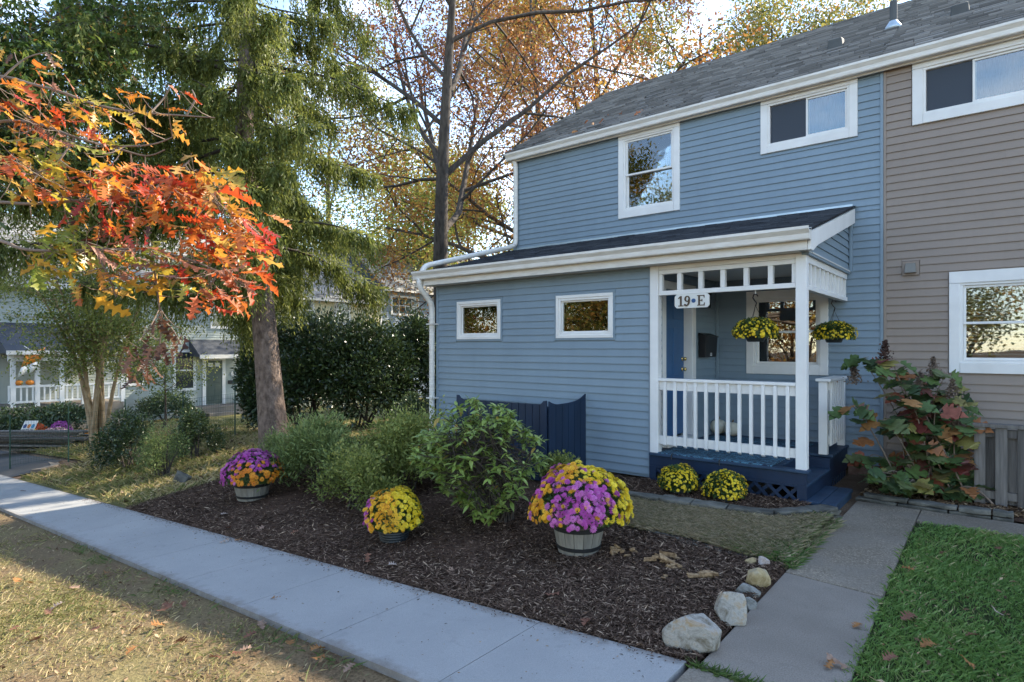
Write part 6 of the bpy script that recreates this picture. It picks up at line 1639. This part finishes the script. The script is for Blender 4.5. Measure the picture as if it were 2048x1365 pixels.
# ------------------------------------------------------------------ far court clutter
def fmum(label, u, v, D, w, h, col, seed, n=240):
    p = aD(u, v, D); p.z = gz(p.x, p.y); r = np.random.RandomState(seed); T = thing('far_mum', p, label, 'flowers', 'flowers across the court')
    m = 900; dd = rdir(m, r); dd[:, 2] = np.abs(dd[:, 2]); P = np.array(p)+dd*np.array([w/2, w/2, h])*(0.6+0.35*r.rand(m, 1)); cloud_obj('foliage', [leaf_cloud(P, dd, rdir(m, r), 0.07, 0.035, r.rand(m))], 'mumleaf', T)
    m = 700; dd = rdir(m, r); dd[:, 2] = np.abs(dd[:, 2])*0.9+0.1; P = np.array(p)+dd*np.array([w/2, w/2, h]); cloud_obj('flowers', [leaf_cloud(P, rdir(m, r), dd, 0.075, 0.07, r.rand(m))], 'b_'+col, T)
fmum('red orange mum by the far lumber pile', 70, 862, 19.5, 0.75, 0.55, 'red', 301); fmum('yellow mum right of the red one across the court', 66, 870, 18.6, 0.8, 0.42, 'yellow', 302)
fmum('magenta flowers across the court left of the crape myrtle', 122, 850, 19.5, 0.6, 0.5, 'magenta', 303); fmum('pale pink flowers across the court left of the crape myrtle', 112, 868, 18.5, 0.9, 0.4, 'pink', 304)
for u, v, D, r_0, lb in ((173, 853, 19.0, 0.13, 'orange pumpkin on the far lawn left of the crape myrtle'), (264, 838, 22.0, 0.17, 'orange pumpkin on the far lawn right of the crape myrtle')):
    p = aD(u, v, D); p.z = gz(p.x, p.y); pumpkin('pumpkin', lb, tuple(p), r_0, 'pumpkin', 0.8)
for i, u in enumerate((38, 60)):
    y_, z_ = fp(u, 772); pumpkin('pumpkin', ['orange pumpkin on the far porch rail, left one', 'orange pumpkin on the far porch rail, right one'][i], (px-0.02, y_, zr0+0.02), 0.12, 'pumpkin', 0.8)
LPb = aD(65, 893, 17.0); LPb.z = gz(LPb.x, LPb.y)
LT = thing('lumber_pile', LPb, 'stack of weathered dark boards lying across the court', 'lumber')
for i in range(22):
    z = LPb.z+0.03+0.05*(i//2); o_ = (i % 2)*0.2; a_ = random.gauss(0, 0.05); L_ = random.uniform(2.2, 3.0)
    dv = Vector((C_*math.cos(a_)-S_*math.sin(a_), S_*math.cos(a_)+C_*math.sin(a_), 0)); c_ = LPb+Vector((random.gauss(0, 0.15), o_+random.gauss(0, 0.03), 0))
    q = MB(); q.bar((c_.x-dv.x*L_/2, c_.y-dv.y*L_/2, z), (c_.x+dv.x*L_/2, c_.y+dv.y*L_/2, z+random.gauss(0, 0.02)), 0.15, 0.04); q.build('board', 'fence', LT)
sp = aD(38, 858, 18.0); SG = thing('yard_sign', sp, 'white yard sign with six coloured round emblems leaning by the lumber pile', 'sign')
sp.z = gz(sp.x, sp.y)
sr_ = Vector((C_, S_, 0)); su = (Vector((0, 0, 1)) + sr_*0.25 + fwd*0.3).normalized(); sn = -fwd
def sq(a, b, z): return tuple(sp + sr_*a + su*b + sn*z)
q = MB(); q.hexa([sq(-0.2, 0.15, 0), sq(0.2, 0.15, 0), sq(0.2, 0.15, 0.012), sq(-0.2, 0.15, 0.012), sq(-0.2, 0.85, 0), sq(0.2, 0.85, 0), sq(0.2, 0.85, 0.012), sq(-0.2, 0.85, 0.012)]); q.build('panel', 'sign', SG)
for k, pc in enumerate(((0.05, 0.08, 0.2), (0.6, 0.2, 0.05), (0.05, 0.25, 0.4), (0.5, 0.2, 0.2), (0.03, 0.1, 0.12), (0.45, 0.12, 0.05))):
    a_, b_ = (-0.12, 0.0, 0.12)[k % 3], (0.68, 0.38)[k//3]; q = MB(); n = 14
    q.add([sq(a_+0.05*math.cos(t), b_+0.07*math.sin(t), 0.016) for t in np.linspace(0, 2*math.pi, n+1)[:-1]], [tuple(range(n))]); q.build('emblem', mat('emblem%d' % k, pc, 0.6, 0.1), SG)
    q = MB(); q.add([sq(a_-0.05, b_-0.13, 0.016), sq(a_+0.05, b_-0.13, 0.016), sq(a_+0.05, b_-0.10, 0.016), sq(a_-0.05, b_-0.10, 0.016)], [(0, 1, 2, 3)]); q.build('caption', 'letter', SG)
for s in (-0.12, 0.12): MB().tube([sq(s, -0.1, 0.0), sq(s, 0.2, -0.008)], 0.006, 5).build('stake', 'black', SG)
WF = aD(137, 870, 14.3); FN = thing('wire_garden_fence', (WF.x, WF.y, gz(WF.x, WF.y)), 'thin green wire garden fence on slender posts around the court bed', 'fence')
M['wire'] = mat('green_wire', (0.03, 0.07, 0.05), 0.5, 0.2)
ps = [aD(u, 870, 14.3) for u in (20, 137, 250, 366, 470)]; segs = []
for i, p in enumerate(ps):
    z = gz(p.x, p.y); MB().tube([(p.x, p.y, z-0.1), (p.x, p.y, z+1.25)], 0.017, 6).build('post', 'wire', FN)
for a_, b_ in zip(ps[:-1], ps[1:]):
    za, zb_ = gz(a_.x, a_.y), gz(b_.x, b_.y)
    for k in range(11): segs.append((np.array([(a_.x, a_.y, za+0.05+k*0.1), (b_.x, b_.y, zb_+0.05+k*0.1)]), [0.0022]*2))
    for k in range(1, 22):
        f = k/22; q = a_*(1-f)+b_*f; z = za*(1-f)+zb_*f; segs.append((np.array([(q.x, q.y, z+0.05), (q.x, q.y, z+1.05)]), [0.0022]*2))
tube_obj('mesh', segs, 'wire', FN, 3)
fl = aX(90, 712, px+0.3); FT = thing('windsock', fl, 'orange and white cloth flag hanging at the far porch', 'flag')
for k, (m_0, h0, h1) in enumerate((('pumpkin', 0.0, 0.45), ('sign', 0.45, 0.8))):
    V = []; n = 8
    for i in range(n+1): V += [(fl.x+0.03*math.sin(i*1.4), fl.y-0.55+i*0.07-h0*0.3, fl.z+0.3-h0-0.25*(1-i/n)), (fl.x+0.03*math.sin(i*1.4+0.5), fl.y-0.55+i*0.07-h1*0.3, fl.z+0.3-h1-0.25*(1-i/n))]
    o = bpy.data.objects.new('cloth', np_mesh('cloth', V, [(2*i, 2*i+2, 2*i+3, 2*i+1) for i in range(n)], M[m_0], smooth=True)); place(o, FT); s_m = o.modifiers.new('thick', 'SOLIDIFY'); s_m.thickness = 0.006
MB().tube([(fl.x-0.3, fl.y+0.6, fl.z-0.6), (fl.x, fl.y-0.6, fl.z+0.35)], 0.012, 6).build('pole', 'white', FT)

# ------------------------------------------------------------------ ground cover
def blades(name, P, h, w, tint, m, lean=0.5):
    n = len(P); az = rng.rand(n)*6.283; ln = lean*rng.rand(n)
    sx = np.stack([np.cos(az+1.57), np.sin(az+1.57), np.zeros(n)], 1)*(w/2)[:, None]; d = np.stack([np.cos(az)*ln, np.sin(az)*ln, np.ones(n)], 1)
    v0 = P-sx; v1 = P+sx; v2 = P+d*(h*0.6)[:, None]+sx*0.6; v3 = P+d*(h*0.6)[:, None]-sx*0.6
    tp_ = P+np.stack([np.cos(az)*ln*1.8, np.sin(az)*ln*1.8, np.ones(n)*0.95], 1)*h[:, None]
    V = np.stack([v0, v1, v2, tp_], 1).reshape(-1, 3); F = np.arange(n*4).reshape(-1, 4)
    o = bpy.data.objects.new(name, np_mesh(name, V, F, M[m], np.repeat(tint, 4))); place(o); o['kind'] = 'stuff'; return o
gzv = np.vectorize(gz)
def pts_in(n, x0, x1, yl, yh, near=True):
    x = x0+(x1-x0)*rng.rand(n); a = np.array([yl(q) for q in x]); b = np.array([yh(q) for q in x]); y = a+(b-a)*rng.rand(n)
    if near:
        D = -S_*x+C_*y; k = rng.rand(n) < np.clip((4.5/np.maximum(D, 1.0))**1.6, 0.03, 1); k &= D > 1.2; x, y = x[k], y[k]
    return x, y
x, y = pts_in(125000, -0.68, 2.4, lambda q: 1.9, lambda q: 7.36)
k = (x > -0.66+0.035*np.sin(y*9)+0.025*np.sin(y*23)+0.03*rng.normal(size=len(x))) & (rng.rand(len(x)) < 0.55+0.5*np.sin(x*3.7+2)*np.cos(y*4.3)+0.25); x, y = x[k], y[k]
pn = 0.5+0.5*np.sin(x*2.1+1)*np.cos(y*1.7); n = len(x)
o = blades('lawn_grass', np.stack([x, y, np.full(n, -0.012)], 1), 0.018+0.036*rng.rand(n)*(0.4+0.8*pn), 0.0035+0.003*rng.rand(n), np.clip(0.15+0.45*(0.5+0.5*np.sin(x*6.3+y*2)*np.cos(y*5.1-x*3))*pn+0.5*rng.rand(n)**1.2+0.5*(rng.rand(n) < 0.06), 0, 1), 'grass', 0.9); tag(o, 'lush green grass of the lawn right of the walk', 'grass')
x, y = pts_in(300000, -14, -1.0, lambda q: -1.5, lambda q: 2.2)
pn = np.sin(x*1.9+0.4)*np.cos(y*2.3+x*0.6)+0.5*np.sin(x*5.1)*np.cos(y*4.7); edge = np.clip((2.15-y)/0.55, 0, 1); k = rng.rand(len(x)) < np.clip(0.05+0.45*pn+0.5*edge, 0.03, 1)*np.where(y > 1.75, 0.45, 1); x, y, pn = x[k], y[k], pn[k]; n = len(x)
o = blades('dry_lawn_grass', np.stack([x, y, gzv(x, y)-0.042], 1), 0.010+0.026*rng.rand(n)**1.5, 0.0025+0.0025*rng.rand(n), np.clip(0.55-0.25*pn+0.35*rng.normal(size=n), 0, 1), 'drygrass', 1.5); tag(o, 'short straw coloured grass of the sunlit lawn in front', 'grass')
x, y = pts_in(42000, -3.6, -1.28, lambda q: bed_hi(max(q, -3.05)), lambda q: 6.25 if q < -1.75 else 6.25+(q+1.75)*1.2, False); n = len(x)
gr_ = np.clip((x+2.2)*0.9, 0, 1)*np.clip(1-(y-bed_hi(-2))/0.5, 0, 1)+0.8*np.clip((x+1.55)*4, 0, 1)
o = blades('dormant_grass', np.stack([x, y, gzv(x, y)+0.006], 1), 0.02+0.045*rng.rand(n), 0.004+0.003*rng.rand(n), np.clip(0.75-0.8*gr_*rng.rand(n)*1.2+0.2*rng.normal(size=n), 0, 1), 'deadgrass', 1.5); tag(o, 'thin brown grass strip between mulch bed and stone edging', 'grass')
x, y = pts_in(60000, -24, -9.9, lambda q: 3.35 if q > -16 else 4.6, lambda q: 11, False)
D = -S_*x+C_*y; k = rng.rand(len(x)) < np.clip((10/D)**1.5, 0.1, 1); x, y = x[k], y[k]; n = len(x)
o = blades('far_grass', np.stack([x, y, gzv(x, y)-0.02], 1), 0.04+0.09*rng.rand(n), 0.008+0.006*rng.rand(n), np.clip(0.4+0.3*np.sin(x*1.1)*np.cos(y*1.4)+0.3*rng.normal(size=n), 0, 1), 'drygrass', 1.0); tag(o, 'patchy rough grass across the court on the left', 'grass')
# tufts along the slab edges
x = -1.3-rng.rand(2600)*8; y = 2.235-np.abs(rng.normal(size=2600))*0.09; k = np.sin(x*3.1)+np.sin(x*7.7)+0.9*rng.normal(size=2600) > 0.9; x, y = x[k], y[k]; n = len(x)
x2 = -1.4+rng.rand(500)*0.12; 
o = blades('edge_grass', np.stack([x, y, gzv(x, y)-0.05], 1), 0.02+0.04*rng.rand(n), 0.003+0.002*rng.rand(n), 0.6*rng.rand(n), 'deadgrass', 1.2); tag(o, 'green grass tufts along the edge of the new sidewalk', 'grass')
x = -1.34+rng.rand(700)*0.75; y = 3.247+rng.normal(size=700)*0.012; n = 700
o = blades('joint_grass', np.stack([x, y, np.full(n, -0.02)], 1), 0.025+0.03*rng.rand(n), 0.004+0.002*rng.rand(n), 0.15*rng.rand(n), 'deadgrass', 1.0); tag(o, 'green grass in the joint across the front of the walkway', 'grass')
# mulch chips
def chips(name, x, y, zoff, lo, hi, label, m='chips', flat=0.35, wr=0.13):
    n = len(x); az = rng.rand(n)*6.283; D = np.stack([np.cos(az), np.sin(az), rng.normal(size=n)*flat], 1); Nn = np.stack([rng.normal(size=n)*0.5, rng.normal(size=n)*0.5, np.ones(n)], 1)
    l = lo+(hi-lo)*rng.rand(n)**2; P = np.stack([x, y, gzv(x, y)+zoff+0.02*rng.rand(n)], 1)
    o = cloud_obj(name, [leaf_cloud(P-unit(D)*l[:, None]/2, D, Nn, l, np.maximum(l*wr, 0.006)*(0.6+0.8*rng.rand(n)), np.clip(rng.rand(n)**1.7*1.02, 0, 1))], m); return tag(o, label, 'mulch')
x, y = pts_in(170000, -9.9, -1.34, lambda q: 3.26, lambda q: bed_hi(q)-0.02)
chips('mulch', x, y, 0.002, 0.018, 0.10, 'shredded dark brown bark mulch of the big front bed', 'chips', 0.3, 0.115)
x, y = pts_in(9000, -3.6, -1.6, lambda q: 6.36, lambda q: 7.1, False); chips('mulch', x, y, 0.02, 0.02, 0.08, 'dark bark mulch in the porch planting bed')
x, y = pts_in(9000, -1.3, 1.5, lambda q: 8.05, lambda q: 9.3, False); chips('mulch', x, y, 0.03, 0.03, 0.10, 'dark mulch and leaf litter under the hydrangea', 'litter', 0.4, 0.35)
x, y = pts_in(5000, -22, -10, lambda q: 3.4 if q > -16 else 4.7, lambda q: 9, False); o = chips('leaf_litter', x, y, 0.02, 0.05, 0.12, 'brown leaf litter scattered across the court', 'litter', 0.4, 0.5)
x, y = pts_in(30000, -12, -1.2, lambda q: -1.0, lambda q: 2.22); chips('leaf_crumbs', x[::5], y[::5], -0.035, 0.02, 0.05, 'crumbled dry leaf bits on the sunlit lawn', 'litter', 0.4, 0.45)
x3 = -1.4-rng.rand(1500)*10; y3 = 3.25-np.abs(rng.normal(size=1500))*0.07; chips('mulch_crumbs', x3, y3, 0.001, 0.008, 0.035, 'mulch crumbs spilled on the edge of the sidewalk', 'chips', 0.1, 0.3)
x3 = -1.4-rng.rand(500)*10; y3 = 2.3+0.9*rng.rand(500); chips('sidewalk_debris', x3, y3, -0.008, 0.008, 0.03, 'tiny dark leaf bits scattered over the sidewalk', 'litter', 0.1, 0.3)
x3, y3 = pts_in(900, -0.6, 2.2, lambda q: 2.6, lambda q: 7.2); chips('lawn_litter', x3, y3, 0.02, 0.015, 0.05, 'small dry leaf bits caught in the green lawn', 'litter', 0.4, 0.4)
# rotten wood pieces in the mulch
for i, (u, v, s_) in enumerate(((1330, 1128, 1.0), (1350, 1142, 0.6), (1412, 1160, 0.8), (1334, 1163, 0.4), (1245, 1110, 0.7))):
    g_ = G(u, v); T = thing('wood_chunk', g_, ['largest piece of broken rotten wood in the mulch', 'short piece of rotten wood right of the largest', 'split wood chunk in the mulch nearest the tan rock', 'tiny orange wood chip in the mulch below the largest', 'flaky wood piece in the mulch beside the half barrel'][i], 'wood', 'rotten wood in the mulch')
    for k in range(9 if s_ > 0.5 else 3):
        a_ = random.gauss(0.5, 0.35); L_ = s_*random.uniform(0.05, 0.14); c_ = Vector(g_)+Vector((random.gauss(0, 0.06)*s_, random.gauss(0, 0.05)*s_, 0.02+0.006*k*s_))
        dv_ = Vector((math.cos(a_), math.sin(a_), random.gauss(0, 0.25)))*L_/2; wv = Vector((-math.sin(a_), math.cos(a_), random.gauss(0, 0.3)))*(0.016*s_+0.003); hv = Vector((0, 0, 0.010*s_+0.003)); J = lambda: Vector((random.gauss(0, 0.008), random.gauss(0, 0.008), random.gauss(0, 0.004)))*s_
        q = MB(); q.hexa([tuple(c_+a1*dv_+b1*wv*random.uniform(0.4, 1.1)+c1_*hv+J()) for c1_ in (-1, 1) for a1, b1 in ((-1, -1), (1, -1), (1, 1), (-1, 1))]); q.build('splinter', M.setdefault('rotwood', mat('rotten_wood', (0.20, 0.12, 0.06), 0.95, 0.4, 30, 0.6, 60, col2=(0.42, 0.28, 0.15))), T, bevel=0.003)
# fallen oak leaves, each its own
spots = [('sidewalk', 'dry oak leaf lying on the edge of the new sidewalk', [(470, 1082), (437, 1090), (300, 975), (40, 985)]),
         ('mulch', 'dry brown oak leaf lying on the mulch bed', [(735, 1135), (775, 1140), (600, 1070), (465, 1043), (455, 1062), (905, 1142), (1120, 1195), (1180, 1250), (440, 1035), (530, 1060), (690, 1015)]),
         ('strip', 'oak leaf on the bare soil between sidewalk and sunny grass', [(520, 1243), (580, 1293), (620, 1305), (370, 1205), (515, 1265), (650, 1310), (505, 1300), (280, 1160), (540, 1200), (710, 1330), (330, 1225)]),
         ('dry', 'curled dry oak leaf lying on the sunlit straw coloured lawn', [(30, 1170), (15, 1265), (210, 1150), (50, 1168), (90, 1222), (300, 1255), (350, 1290), (275, 1300), (345, 1220), (130, 1206), (200, 1260), (465, 1310), (285, 1255), (440, 1325), (75, 1280), (160, 1180)]),
         ('walk', 'reddish oak leaf lying on the walkway slabs', [(1722, 1256), (1653, 1345), (1700, 1345)]),
         ('lawn', 'dry oak leaf lying in the green lawn', [(1830, 1240), (1960, 1285), (1765, 1340), (1950, 1345), (2000, 1110), (1880, 1115), (1800, 1145), (1990, 1235), (1870, 1300)]),
         ('roof', None, [])]
ORD = ['leftmost', 'second from the left', 'third from the left', 'fourth from the left', 'fifth from the left', 'sixth from the left', 'seventh from the left', 'eighth from the left', 'ninth from the left', 'tenth from the left', 'eleventh from the left', 'twelfth from the left', 'thirteenth from the left', 'fourteenth from the left', 'fifteenth from the left', 'rightmost']
for key, lb, pp in spots:
    for i_, (u, v) in enumerate(sorted(pp)):
        g_ = G(u, v); s_ = random.uniform(0.075, 0.125); pc = random.choice([(0.24, 0.12, 0.075), (0.20, 0.09, 0.055), (0.32, 0.21, 0.15), (0.32, 0.15, 0.05), (0.38, 0.30, 0.25)])
        o = inst('fallen_leaf', FAL[random.randrange(3)], None, (g_.x, g_.y, max(g_.z, gz(g_.x, g_.y))+{'mulch': 0.03, 'lawn': 0.035, 'dry': 0.005, 'strip': 0.0, 'walk': 0.02, 'sidewalk': 0.018}[key]), (random.gauss(0, 0.3 if key in ('mulch', 'lawn', 'dry') else 0.06), random.gauss(0, 0.3 if key in ('mulch', 'lawn', 'dry') else 0.06), random.uniform(0, 6.28)), (s_,)*3, pc)
        tag(o, lb+', '+('rightmost' if i_ == len(pp)-1 else ORD[i_]), 'leaf', 'fallen leaves on the '+key)
# leaves caught on the main roof near the gutter
for i in range(14):
    x = -7.6+abs(random.gauss(0, 1.3)); y = 9.3+abs(random.gauss(0, 0.5)); o = inst('fallen_leaf', FAL[i % 3], None, (x, y, on_roof(y)+0.035), (random.gauss(0.55, 0.3), random.gauss(0, 0.3), random.uniform(0, 6.28)), (0.12,)*3, random.choice([(0.40, 0.15, 0.06), (0.45, 0.22, 0.08)]))
    tag(o, 'dead leaf lying on the roof above the left end of the gutter', 'leaf', 'leaves on the roof')
